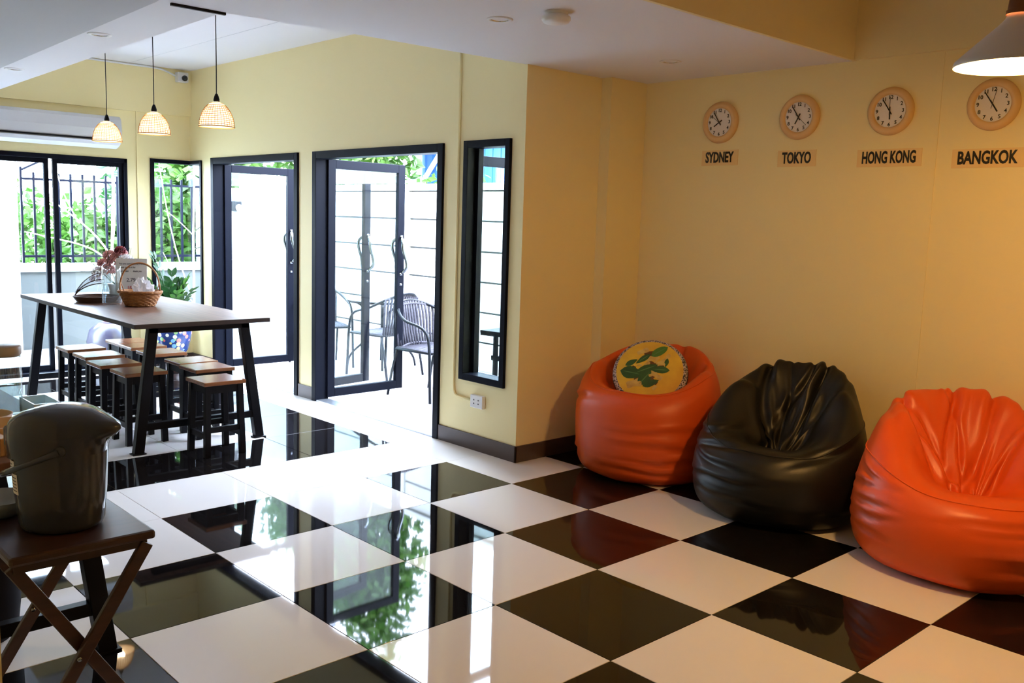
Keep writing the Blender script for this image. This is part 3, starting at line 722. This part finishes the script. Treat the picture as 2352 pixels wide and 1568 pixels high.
for i in range(8):
    for j, a in enumerate(np.linspace(0, PI/2, 12)):
        ti = .55+.45*i/7; p = -d*.155*math.cos(a)+Vector((0, 0, .045+.17*math.sin(a)*ti))+d*(.06*math.sin(a)); A[i, j] = p + per*.03*math.sin(i)
MB().grid(A, wrap=False).build('mesh_cover', glass('white_net', (.75, .75, .80), .1), t)
# flowers behind the card
t = thing('flower_arrangement', 'pink and white flower arrangement with one dark red rose behind the card', 'flowers', (-2.80, .22, TZ), rzc)
MB().lathe([(0, 0), (.05, 0), (.06, .05), (.07, .12), (.065, .12), (0, .11)], 24).build('vase', mat('white_ceramic', (.7, .68, .66), .3), t)
def blossom(n, r, seed, squash=.8):
    rg = np.random.default_rng(seed); b = MB()
    for k in range(n):
        ph = math.acos(1-1.5*(k+.5)/n); a = k*2.39996; d0 = Vector((math.sin(ph)*math.cos(a), math.sin(ph)*math.sin(a), math.cos(ph)*squash))
        x = d0.orthogonal().normalized(); y = d0.cross(x); s = r*.55
        q = d0*r; b.add([q*.3, q*.8+x*s*.6, q*1.02+y*s*.3, q*.8-x*s*.6, q*1.05+d0*.1*r], [(0, 1, 4), (1, 2, 4), (2, 3, 4), (3, 0, 4)], True)
    return b
pk = mat('pink_petals', (.58, .24, .24), .8, noise=(20, (.75, .45, .42), .3), trans=.3); wp = mat('white_petals', (.82, .80, .80), .8, trans=.4); rd = mat('red_petals', (.16, .004, .012), .6)
for (x, y, z, r, m, nm) in ((-.07, 0, .22, .055, pk, 'pink_flower'), (-.02, .02, .29, .06, pk, 'pink_flower'), (-.06, .02, .33, .05, pk, 'pink_flower'), (-.09, -.01, .27, .05, pk, 'pink_flower'), (.02, .04, .34, .05, pk, 'pink_flower'), (.03, -.005, .372, .042, rd, 'red_rose'), (.07, .0, .30, .055, wp, 'white_flower'), (.10, .02, .25, .05, wp, 'white_flower'), (-.13, .0, .20, .055, wp, 'white_flower'), (-.16, .0, .15, .045, wp, 'white_flower'), (.13, .0, .17, .03, rd, 'red_berries'), (.135, .01, .22, .025, rd, 'red_berries')):
    blossom(46, r, int(1000*(x+1))).build(nm, m, t, loc=(x, y, z))
b = MB()
for k in range(26):
    a = random.uniform(-1.3, 1.3); L = random.uniform(.30, .44); b.tube([(0, 0, .1), (L*.4*math.sin(a), random.uniform(-.04, .04), .1+.3*L), (L*.75*math.sin(a), random.uniform(-.06, .06), .12+L*.75*math.cos(a)*.9)], .0015, 4)
b.build('sprigs', M_LEAF2, t)

# ------------------------------------------------------------------ potted plant in the corner
def floral_mat():
    m = mat('floral_porcelain', (.02, .04, .14), .15); nt = m.node_tree; b_ = nt.nodes['Principled BSDF']
    tc = nt.nodes.new('ShaderNodeTexCoord'); v = nt.nodes.new('ShaderNodeTexVoronoi'); v.inputs['Scale'].default_value = 21
    nt.links.new(tc.outputs['Object'], v.inputs['Vector'])
    r = nt.nodes.new('ShaderNodeValToRGB'); r.color_ramp.interpolation = 'CONSTANT'
    for i, (p, c) in enumerate(((0, (.8, .62, .18)), (.25, (.70, .16, .12)), (.42, (.75, .72, .55)), (.58, (.25, .45, .16)), (.72, (.75, .25, .38)), (.88, (.2, .42, .7)))):
        e = r.color_ramp.elements[i] if i < 2 else r.color_ramp.elements.new(p)
        e.position = p; e.color = (*c, 1)
    sep = nt.nodes.new('ShaderNodeSeparateColor'); nt.links.new(v.outputs['Color'], sep.inputs[0]); nt.links.new(sep.outputs[0], r.inputs[0])
    lt = nt.nodes.new('ShaderNodeMath'); lt.operation = 'LESS_THAN'; lt.inputs[1].default_value = .43; nt.links.new(v.outputs['Distance'], lt.inputs[0])
    mx = nt.nodes.new('ShaderNodeMix'); mx.data_type = 'RGBA'; mx.inputs[6].default_value = (.02, .04, .14, 1)
    nt.links.new(lt.outputs[0], mx.inputs[0]); nt.links.new(r.outputs[0], mx.inputs[7]); nt.links.new(mx.outputs[2], b_.inputs['Base Color']); return m
t = thing('potted_plant', 'dark green plant with glossy leaflets in a blue floral porcelain pot', 'plant', (-4.13, 1.20, 0))
PR = .172; PB = .15
MB().lathe([(0, 0), (.15, 0), (.15, .02), (.12, .03), (.11, .12), (.13, .15), (0, .15)], 28).build('plant_stand', M_DWOOD, t)
MB().lathe([(0, PB), (PR*.62, PB), (PR*.66, PB+.02), (PR*.80, PB+.06), (PR*.97, PB+.18), (PR*1.0, PB+.235), (PR*.96, PB+.24)], 40).build('pot_body', floral_mat(), t)
MB().lathe([(PR*.96, PB+.236), (PR*1.08, PB+.245), (PR*1.09, PB+.27), (PR*.98, PB+.275), (PR*.94, PB+.25)], 40).build('pot_rim', mat('blue_white_porcelain', (.25, .34, .62), .15), t)
MB().lathe([(PR*.95, PB+.245), (0, PB+.252)], 24).build('soil', mat('soil', (.03, .02, .015), .9), t)
leafv = [(0, 0, 0), (.012, .018, .003), (.015, .034, .003), (.009, .052, 0), (0, .064, -.003), (-.009, .052, 0), (-.015, .034, .003), (-.012, .018, .003), (0, .03, -.002)]
leaf_me = MB().add(leafv, [(0, 1, 8), (1, 2, 8), (2, 3, 8), (3, 4, 8), (4, 5, 8), (5, 6, 8), (6, 7, 8), (7, 0, 8)], True).mesh('leaf'); leaf_me.materials.append(M_LEAF2)
leaf_me2 = leaf_me.copy(); leaf_me2.materials.clear(); leaf_me2.materials.append(M_LEAF)
rg = np.random.default_rng(4)
for k in range(17):
    if k < 3: a, lean, L = -2.5+.35*k, .34, .66-.03*k            # tall dark stems on the table side
    else: a, lean, L = k*2.4, rg.uniform(.18, .44), rg.uniform(.34, .50)
    if math.cos(a) < -.3 or math.sin(a) > .35: lean *= .45
    pts = []
    for q in np.linspace(0, 1, 9):
        rr = .03+L*math.sin(lean*1.5*q)*q*.9; pts.append(Vector((rr*math.cos(a), rr*math.sin(a), PB+.24+L*q*math.cos(lean*q))))
    s_ = MB().tube(pts, [.007*(1-.6*i/8) for i in range(9)], 6).build('stem', M_LEAF2, t)
    for i in range(2, 9):
        p = pts[i]; d0 = (pts[i]-pts[i-1]).normalized()
        for sg in (-1, 1):
            side = d0.cross(Vector((math.cos(a), math.sin(a), .2))).normalized()*sg
            yv = (side*(.75 if i < 8 else .3)+d0*.75).normalized(); zv = (d0.cross(side) if sg > 0 else side.cross(d0)).normalized()
            zv = (zv-yv*zv.dot(yv)).normalized(); xv = yv.cross(zv)
            lo = link('leaf', leaf_me2 if k > 9 else leaf_me, None, s_)
            mtx = Matrix((xv, yv, zv)).transposed().to_4x4(); mtx.translation = p; lo.matrix_local = mtx @ Matrix.Scale(rg.uniform(1.3, 1.75), 4)

# ------------------------------------------------------------------ side table and tray table with the airpot
t = thing('side_table', 'dark wood table on black slanted legs behind the airpot', 'table', (.69, -1.69, 0))
MB().box(-.72, .715, -.36, .36, .71, .75).build('tabletop', M_WTOP, t, bevel=.003)
for x in (-.57, .55): leg_frame(x, t, .71, .395, .30)
t = thing('folding_tray_table', 'dark brown folding tray table with crossed wooden legs', 'table', (1.72, -1.58, 0))
MB().box(-.24, .24, -.18, .18, .625, .65).build('top', M_DWOOD, t, bevel=.008)
MB().box(-.215, -.19, -.165, .165, .60, .626).build('top_batten', M_DWOOD, t); MB().box(.19, .215, -.165, .165, .60, .626).build('top_batten', M_DWOOD, t)
for x, sy in ((.20, 1), (-.20, 1)):
    MB().bar((x+.012, .165*sy, .61), (x+.012, -.22*sy, .006), .018, .034, up=(0, 1, 0)).build('leg', M_DWOOD, t, bevel=.003)
    MB().bar((x-.012, -.165*sy, .61), (x-.012, .22*sy, .006), .018, .034, up=(0, 1, 0)).build('leg', M_DWOOD, t, bevel=.003)
    MB().lathe([(0, .003), (.006, .002), (.007, 0), (0, -.001)], 12).build('rivet', M_CHROME, t, loc=(x+.022, -.02, .335)).rotation_euler = (0, PI/2, 0)
for y in (-.21, .21): MB().tube([(-.2, y, .03), (.2, y, .03)], .009, 8).build('foot_rail', M_DWOOD, t)
# airpot
sx = Vector((CAM_R.x, CAM_R.y, 0)).normalized()
t = thing('airpot', 'large dark grey electric airpot with a spout and bail handle', 'kettle', (1.765, -1.578, .65), math.atan2(sx.y, sx.x)-.12)
M_POT = mat('grey_pot_plastic', (.034, .042, .070), .12, spec=.3)
prof = [(.0001, 0), (.090, 0), (.103, .006), (.109, .02), (.116, .10), (.122, .20), (.126, .255), (.127, .262)]
MB().lathe(prof, 56, ax=1., ay=.94).build('body', M_POT, t)
A = []
NT = 72
for (r, z, sp, lift) in ((.1255, .205, 0, 0), (.1272, .228, .04, 0), (.1278, .250, .15, 0), (.1275, .270, .32, 0), (.125, .287, .46, 0), (.121, .299, .47, .0), (.110, .312, .34, .0), (.085, .324, .12, 0), (.050, .331, .0, 0), (.0001, .334, 0, 0)):
    ring = []
    for a in np.linspace(0, 2*PI, NT, endpoint=False):
        c = max(0, math.cos(a))**14; c2 = max(0, -math.cos(a))**3
        rr = r+sp*.115*c; ring.append((rr*math.cos(a)-.004, rr*math.sin(a)*.94*(1-.0*c), z - .012*c*(sp > .2) - .016*c2*(r/.127)))
    A.append(ring)
MB().grid(np.array(A)).build('lid', M_POT, t)
MB().box(-.145, -.105, -.03, .03, .215, .272).build('hinge_block', mat('dark_grey_plastic', (.05, .048, .045), .3), t, bevel=.008)
pts = [(.03*math.cos(q)-.012*0 - .13*(math.sin(q*1.0)), -.128*math.cos(q), .205-.062*math.sin(q)) for q in np.linspace(0, PI, 25)]
pts = [(.07-.225*math.sin(q), -.118*math.cos(q), .232-.095*math.sin(q)) for q in np.linspace(0, PI, 25)]
MB().tube(pts, .0085, 8).build('bail_handle', M_POT, t)
for s in (-1, 1): MB().lathe([(0, .006), (.013, .004), (.014, -.006), (0, -.006)], 16).build('handle_pivot', M_POT, t, loc=(.07, s*.108, .232)).rotation_euler = (PI/2, 0, 0)
def wrap_label(z0, z1, a0, a1, rofs):
    A = np.zeros((2, 8, 3))
    for i, z in enumerate((z0, z1)):
        r = np.interp(z, [.02, .10, .20, .255], [.109, .116, .122, .126])+rofs
        for j, a in enumerate(np.linspace(a0, a1, 8)): A[i, j] = (r*math.cos(a), r*.94*math.sin(a), z)
    return MB().grid(A, wrap=False)
wrap_label(.105, .16, PI+.70, PI+1.06, .0008).build('sticker', mat('sticker_white', (.72, .70, .68), .5), t)
wrap_label(.168, .195, PI+.70, PI+.98, .0008).build('sticker', mat('sticker_white', (1, 1, 1)), t)
b = MB()
for z in (.113, .122, .131, .140, .149, .176, .185):
    q = wrap_label(z, z+.003, PI+.74, PI+1.02 if z < .16 else PI+.90, .0014); b.add(q.v, q.f)
b.build('sticker_lines', mat('sticker_ink', (.12, .11, .11), .6), t)
# small things beside the airpot
o = MB().lathe([(0, 0), (.05, 0), (.075, .02), (.09, .05), (.086, .05), (.07, .022), (0, .008)], 36).build('bowl', mat('blue_grey_ceramic', (.16, .19, .24), .3)); o.location = (1.575, -1.685, .65)
tag(o, 'blue grey bowl on the tray table beside the airpot', 'bowl')
jar((.735, -1.45, .75), 'tall glass water bottle with a grey lid on the side table', .056, .225, .115, 'glass_bottle', mat('grey_lid', srgb(150, 138, 126), .4), cat='bottle')
o = MB().lathe([(0, 0), (.04, 0), (.075, .018), (.088, .05), (.083, .05), (.07, .022), (0, .008)], 36).build('wooden_bowl', mat('pale_wood', srgb(196, 160, 112), .5)); o.location = (.90, -1.56, .75)
tag(o, 'pale wooden bowl on the side table behind the airpot', 'bowl')
o = MB().lathe([(0, 0), (.05, 0), (.08, .02), (.092, .055), (.087, .055), (.074, .022), (0, .008)], 36).build('wooden_bowl', mat('pale_wood', (0, 0, 0))); o.location = (1.10, -1.53, .75)
tag(o, 'pale wooden bowl nearest the bamboo box on the side table', 'bowl')
t = thing('bamboo_box', 'ribbed bamboo box at the edge of the side table', 'box', (1.25, -1.70, .75), .1)
MB().box(-.08, .08, -.10, .10, 0, .055).build('box_body', mat('pale_wood', (0, 0, 0)), t)
b = MB()
for k in range(14):
    y = -.095+.19*k/13; b.box(.08, .085, y-.004, y+.004, .002, .054)
for k in range(12):
    x = -.075+.15*k/11; b.box(x-.004, x+.004, .10, .105, .002, .054)
b.build('ribs', mat('rib_wood', srgb(168, 128, 84), .5), t)
t = thing('acrylic_tray', 'clear pale blue acrylic tray on the side table by the glass bottle', 'tray', (.735, -1.337, .75), .0)
ac = mat('pale_acrylic', (.62, .74, .76), .1, trans=.5)
MB().box(-.09, .09, -.045, .045, 0, .005).box(-.09, -.086, -.045, .045, .005, .05).box(.086, .09, -.045, .045, .005, .05).box(-.086, .086, -.045, -.041, .005, .05).box(-.086, .086, .041, .045, .005, .05).build('tray_body', ac, t)
MB().box(-.02, .02, -.01, .01, .005, .02).build('clip', M_BLK, t)
o = MB().lathe([(0, 0), (.13, 0), (.15, .03), (.16, .12), (.165, .33), (.16, .34), (.15, .335), (.14, .1), (0, .02)], 40).build('waste_bin', mat('dark_bin', (.006, .0055, .008), .7, 0, .1)); o.location = (.85, -1.62, 0)
tag(o, 'dark waste bin on the floor under the side table', 'bin')
b = MB().tube([(1.47, -1.88, .55), (1.49, -1.83, .3), (1.5, -1.79, .1), (1.45, -1.74, .012), (1.2, -1.7, .006)], .004, 6)
tag(b.build('power_cable', M_CORD), 'black power cable hanging down beside the yellow pillar', 'cable')

# ------------------------------------------------------------------ outdoors
struct(MB().box(-30, 25, YD+.14, 40, -.4, -.075).box(-30, XL-.15, -20, YD+.14, -.4, -.075).build('ground_outside', mat('pale_ground', (.55, .55, .52), .9)))
pf = struct(MB().box(-6.4, 2.4, YD+.13, 3.78, -.075, -.048).box(-6.4, XL-.13, -3, YD+.13, -.075, -.048).build('floor_patio', mat('patio_grout', (.40, .40, .40), .9)))
pt = tile_mesh(0, T, 0, T, th=.012); pt.materials.append(M_PATIO)
for i in range(-10, 4):
    for j in range(3):
        link('tile', pt, None, pf, loc=(i*T-.4, YD+.14+j*T, -.038))
pt2 = tile_mesh(0, T, 0, 3.78-YD-.14-3*T, th=.012); pt2.materials.append(M_PATIO)
for i in range(-10, 4): link('tile', pt2, None, pf, loc=(i*T-.4, YD+.14+3*T, -.038))
for j in range(-3, 5):
    for i in range(3): link('tile', pt, None, pf, loc=(XL-.14-(i+1)*T, YD+.13-j*T-T, -.038))
# garden wall of precast panels (parallel to the door wall)
def panel_wall(name, x0, x1, y, z0, zt, ph, pl, axis='x', cap=.07):
    r = empty_struct(name)
    put = (lambda a0, a1, d0, d1, p, q, n_, m_=M_CONC: (MB().box(a0, a1, y+d0, y+d1, p, q) if axis == 'x' else MB().box(y+d0, y+d1, a0, a1, p, q)).build(n_, m_, r, bevel=.006))
    put(x0, x1, .03, .09, z0, zt, 'backing', mat('wall_joint', (.09, .095, .095), .9))
    n = round((x1-x0)/pl); k = int((zt-z0)/ph)
    for i in range(n):
        a0 = x0+(x1-x0)*i/n; a1 = x0+(x1-x0)*(i+1)/n
        for j in range(k): put(a0+.004, a1-.004, 0, .05, z0+j*ph+.009, min(zt, z0+(j+1)*ph-.009), 'panel')
        put(a0-.06, a0+.06, -.02, .10, z0, zt, 'post')
    put(x0-.06, x1+.06, -.03, .12, zt, zt+cap, 'coping')
    return r
panel_wall('wall_garden', -6.4, 3.2, 3.8, -.05, 1.80, .308, 2.4)
r = panel_wall('wall_garden_left', -2.2, 3.0, -6.5, -.05, .80, .283, 2.6, 'y', cap=.09)
struct(MB().box(-6.62, -6.40, 2.72, 3.12, -.05, 1.80).build('wall_gatepost', M_CONC, bevel=.006))
struct(MB().box(-6.62, -6.44, 3.12, 3.95, -.05, 1.98).build('wall_utility', M_CONC, bevel=.006))
struct(MB().box(-6.2, -6.0, -.6, .40, -.05, 2.3).build('wall_porch', M_CONC, bevel=.006))
# meter and pipe
t = thing('water_meter', 'grey meter box with a white pipe on the garden gatepost', 'meter', (-6.40, 2.955, 1.58))
MB().box(0, .09, -.05, .05, -.06, .06).build('meter_box', mat('grey_meter', (.012, .014, .018), .5, 0, .1), t, bevel=.01)
MB().lathe([(0, .02), (.04, .016), (.045, 0), (0, 0)], 18).build('meter_dial', M_PLASTW, t, loc=(.09, .01, -.02)).rotation_euler = (0, PI/2, 0)
MB().tube([(.03, .02, -.05), (.03, .02, -.60), (.03, .01, -.64), (.03, -.03, -.66), (.03, -.12, -.66)], .014, 8).build('pipe', M_PLASTW, t)
# iron fence on the left garden wall
t = thing('iron_fence', 'black iron bar fence on top of the left garden wall', 'fence', (-6.47, 0, .895))
m_f = mat('fence_paint', (.003, .004, .012), .5, 0, .1)
MB().box(-.012, .012, .56, 2.7, .06, .085).build('bottom_rail', m_f, t); MB().box(-.012, .012, .56, 2.7, .885, .91).build('top_rail', m_f, t)
y = .56
while y < 2.72:
    MB().box(-.011, .011, y-.011, y+.011, .0, .97 if abs(y-.56) > .01 else 1.02).build('fence_bar', m_f, t); y += .125
MB().bar((0, .56, .985), (-.2, 1.10, 1.25), .02, .02).build('brace', m_f, t)
# neighbour's blue shed behind the garden wall
t = thing('blue_shed', 'blue sheet metal shed with white posts behind the garden wall', 'shed', (-4.4, 6.3, 0))
m_bl = mat('blue_sheet', (.03, .12, .42), .5); m_wp = mat('white_post_paint', (.75, .80, .84), .5)
b = MB()
for k in range(30): b.box(-2.6+.17*k, -2.6+.17*k+.085, -.015, .0, 0, 2.55)
b.box(-2.6, 2.5, 0, .03, 0, 2.55); b.build('sheet_wall', m_bl, t)
MB().box(-2.7, 2.6, -.12, 1.2, 2.55, 2.75).build('roof_edge', mat('blue_grey_fascia', (.05, .12, .30), .5), t)
for x in (-2.62, -1.72, -.5, 1.0): MB().box(x-.06, x+.06, -.14, -.04, 0, 2.6).build('post', m_wp, t)
MB().bar((-2.55, -.10, 1.95), (-1.75, -.10, 2.75), .04, .06).build('diagonal_brace', m_wp, t)
# black slatted rack outside the narrow window
t = thing('slatted_rack', 'black slatted metal rack on the patio outside the narrow window', 'rack', (-.55, 2.25, -.038), .15)
for k in range(5):
    x = -.16+.12*k; MB().box(x-.016, x+.016, -.012, .012, .30 if k in (1, 2, 3) else 0, .70).build('slat', M_BLK, t)
for z in (.30, .52, .70): MB().box(-.30 if z == .70 else -.19, .35, -.016, .016, z-.018, z+.018).build('rail', M_BLK, t)
for k in range(5):
    x = -.16+.12*k; MB().box(x-.016, x+.016, .26, .284, 0, .70).build('slat', M_BLK, t)
MB().box(-.30, .35, -.02, .30, .70, .72).build('top', M_BLK, t)

# patio chairs and table
M_TUBE = mat('grey_tube', (.008, .010, .015), .4, .0, .2); M_RAT = mat('grey_rattan', (.075, .07, .09), .6, spec=.2, noise=(60, (.03, .03, .04), .3))
def make_patio_chair(loc, rz, label):
    t = thing('rattan_chair', label, 'chair', loc, rz, 'patio chairs')      # faces local -Y
    SHc = .43; sw = .23
    b = MB()
    for k in range(17):
        x = -sw+.46*k/16; b.tube([(x, -.22, SHc-.012), (x, 0, SHc-.004+.002*(k % 2)), (x, .20, SHc-.006)], .0125, 6)
    b.build('woven_seat', M_RAT, t)
    b = MB()
    for k in range(15):
        q = -1+2*k/14; x = q*.215
        b.tube([(x, .20, SHc-.02), (x*1.02, .235-.02*q*q, SHc+.12), (x*1.04, .262-.04*q*q, SHc+.26), (x*1.0, .29-.06*q*q, SHc+.385-.045*q*q)], .0125, 6)
    for z, o_ in ((.02, .212), (.36, .280)): b.tube([(q*.22, o_-.05*q*q, SHc+z-.03*q*q) for q in np.linspace(-1, 1, 9)], .010, 6)
    b.build('woven_back', M_RAT, t)
    MB().tube([(-.24, -.22, SHc-.015), (.24, -.22, SHc-.015), (.24, .20, SHc-.015), (-.24, .20, SHc-.015)], .011, 8, True).build('seat_frame', M_TUBE, t)
    pts = [(-.265, -.25, .0), (-.262, -.235, .30), (-.26, -.225, .52), (-.262, -.19, .60), (-.27, -.11, .645)]
    for q in np.linspace(-1, 1, 13): pts.append((.285*math.sin(q*PI/2), .02+.29*math.cos(q*PI/2), .66+.16*math.cos(q*PI/2)**1.2))
    pts += [(.27, -.11, .645), (.262, -.19, .60), (.26, -.225, .52), (.262, -.235, .30), (.265, -.25, 0)]
    P = np.array(pts); P2 = bspline(P, 60); MB().tube(P2, .0125, 8).build('arm_tube', M_TUBE, t)
    for s in (-1, 1): MB().tube([(s*.235, .19, SHc-.01), (s*.245, .25, .2), (s*.25, .29, 0)], .0115, 8).build('leg', M_TUBE, t)
    return t
PZ = -.038
c0 = make_patio_chair((-3.86, 2.64, PZ), math.radians(75), 'leftmost rattan patio chair, seen behind the open glass door leaf')
dup(c0, (-3.06, 2.87, PZ), math.radians(-80), 'rattan patio chair in side view between the glass table and the open doorway')
dup(c0, (-1.92, 2.575, PZ), math.radians(97), 'rattan patio chair whose woven back shows in the open doorway')
t = thing('glass_patio_table', 'round glass patio table on curved dark tube legs', 'table', (-3.52, 3.16, PZ))
MB().lathe([(0, .69), (.36, .69), (.365, .695), (.36, .70), (0, .70)], 48).build('glass_top', mat('table_glass', (.55, .66, .66), .05), t)
MB().tube([(.345*math.cos(a), .345*math.sin(a), .68) for a in np.linspace(0, 2*PI, 40, endpoint=False)], .012, 8, True).build('top_ring', M_TUBE, t)
for k in range(4):
    a = PI/4+k*PI/2+.2; c, s = math.cos(a), math.sin(a)
    pts = bspline(np.array([(.33*c, .33*s, .67), (.24*c, .24*s, .66), (.16*c, .16*s, .58), (.15*c, .15*s, .36), (.17*c, .17*s, .25), (.28*c, .28*s, .17), (.34*c, .34*s, .09), (.35*c, .35*s, 0)]), 24)
    MB().tube(pts, .011, 8).build('leg', M_TUBE, t)

# plants outdoors
def leaf_cloud(n, c, rad, size, seed, flat=.6, hollow=.35):
    g = np.random.default_rng(seed); b = MB(); V = []; F = []
    for k in range(n):
        d = g.normal(size=3); d /= np.linalg.norm(d); rr = (hollow+(1-hollow)*g.random()**.6)
        p = np.array(c)+d*np.array(rad)*rr*(1+.25*math.sin(5*d[0]+seed)*math.cos(4*d[2]))
        a = g.normal(size=3); a[2] = a[2]*flat-.3; a /= np.linalg.norm(a); q = np.cross(a, g.normal(size=3)); q /= np.linalg.norm(q); s = size*g.uniform(.6, 1.25)
        nrm = np.cross(a, q)
        i = len(V); V += [p, p+a*s*.5+q*s*.26+nrm*s*.05, p+a*s, p+a*s*.5-q*s*.26+nrm*s*.05]; F += [(i, i+1, i+2), (i, i+2, i+3)]
    b.add(V, F, False); return b
def bush(name, label, loc, rad, n, size, seed, m=M_LEAF, cat='bush', trunk=True, group=None):
    t = thing(name, label, cat, (loc[0], loc[1], -.07))
    f = leaf_cloud(n, (0, 0, loc[2]), rad, size, seed).build('foliage', m, t, recalc=False); f['kind'] = 'stuff'
    if trunk:
        g = np.random.default_rng(seed+1)
        for k in range(3):
            a = g.uniform(0, 6.28); e = (rad[0]*.5*math.cos(a), rad[1]*.5*math.sin(a), loc[2]+rad[2]*.4)
            MB().tube([(0.04*k, 0, 0), (e[0]*.3, e[1]*.3, loc[2]*.6), e], [.03, .022, .008], 6).build('branch', M_BARK, t)
    return t
bush('garden_bush', 'leafy green bush behind the iron fence at its right end', (-7.6, 2.35, 1.05), (.55, .55, .9), 2400, .17, 21)
bush('garden_bush', 'loose green bush behind the middle of the iron fence', (-7.7, 1.55, .95), (.5, .45, .75), 1500, .16, 22)
bush('garden_bush', 'thin green bush behind the left end of the iron fence', (-8.2, .95, 1.2), (.5, .45, .6), 700, .15, 23)
bush('garden_tree', 'dense green tree filling the corner window', (-8.0, 3.35, 1.75), (.8, .75, 1.35), 4200, .20, 24, cat='tree')
bush('garden_tree', 'dark leaved tree behind the corner window foliage', (-9.3, 3.5, 2.0), (1.0, 1.2, 1.4), 1500, .22, 25, M_LEAF2, cat='tree')
bush('garden_tree', 'bright green tree above the garden wall over the first open door', (-9.3, 4.35, 2.25), (.5, .5, .5), 400, .16, 26, cat='tree')
bush('garden_tree', 'bright green tree above the garden wall behind the left glass leaf', (-8.6, 5.5, 3.1), (1.4, .8, 1.5), 5000, .18, 27, cat='tree')
bush('garden_tree', 'tall green tree left of the blue shed', (-7.0, 5.35, 3.5), (1.05, .6, 1.8), 5600, .18, 28, cat='tree')
bush('garden_bush', 'low shrub at the foot of the blue shed behind the wall', (-4.6, 4.9, 1.75), (1.0, .35, .45), 800, .12, 29)
bush('hanging_vine', 'small green vine hanging on the garden wall beside the doorway', (-2.95, 3.70, 1.25), (.14, .08, .55), 220, .10, 30, trunk=False, cat='vine')
bush('garden_tree', 'grey green tree beyond the narrow window', (-3.2, 6.0, 2.2), (.7, .5, .9), 700, .14, 31, cat='tree')
# pale bare trees
def bare_tree(loc, label, limbs):
    t = thing('frangipani_tree', label, 'tree', loc)
    for nm, pts, r in limbs: MB().tube(bspline(np.array(pts, float), 14), list(np.linspace(r*.62, r*.25, 14)), 7).build(nm, M_BARK, t)
    return t
bare_tree((-5.75, 1.22, -.05), 'pale bare branching tree trunk behind the sliding glass', [('trunk', [(0, 0, 0), (.02, .02, .5), (0, 0, 1.0), (-.02, .05, 1.6), (0, .04, 2.3)], .035),
    ('branch', [(0, 0, 1.05), (.0, -.12, 1.25), (.02, -.35, 1.45), (.05, -.7, 1.7)], .02), ('branch', [(0, 0, .98), (.02, -.2, 1.15), (.04, -.5, 1.22), (.06, -.85, 1.30)], .017), ('branch', [(0, 0, 1.1), (-.1, .1, 1.4), (-.2, .12, 1.9)], .018), ('branch', [(.02, -.35, 1.45), (.02, -.5, 1.75), (.02, -.55, 2.1)], .012), ('branch', [(0, 0, .8), (.0, .15, 1.0), (.05, .3, 1.1)], .012)])
bare_tree((-5.55, 2.02, -.05), 'slim pale tree stem seen through the corner window', [('trunk', [(0, 0, 0), (.02, .02, .6), (.03, .0, 1.2), (.03, .04, 2.2)], .028), ('branch', [(0, 0, .6), (-.05, -.2, 1.2), (-.06, -.33, 2.1)], .014), ('branch', [(0, 0, .55), (.0, -.15, .75), (0, -.32, 1.1)], .010), ('branch', [(.02, .0, 1.3), (0, -.2, 1.5), (0, -.3, 1.55)], .010)])
# lavender jar outside
t = thing('garden_jar', 'round lavender grey garden jar with a pink bow outside the sliding glass', 'jar', (-5.25, 1.02, -.04))
MB().lathe([(0, 0), (.12, 0), (.2, .08), (.23, .2), (.2, .32), (.12, .39), (.1, .4), (.09, .39), (.0, .38)], 32).build('jar_body', mat('lavender_glaze', (.03, .025, .05), .3), t)
MB().lathe([(0, .39), (.06, .40), (.09, .46), (.05, .52), (0, .53)], 16).build('pink_bow', mat('pink_cloth', (.6, .2, .26), .7), t)
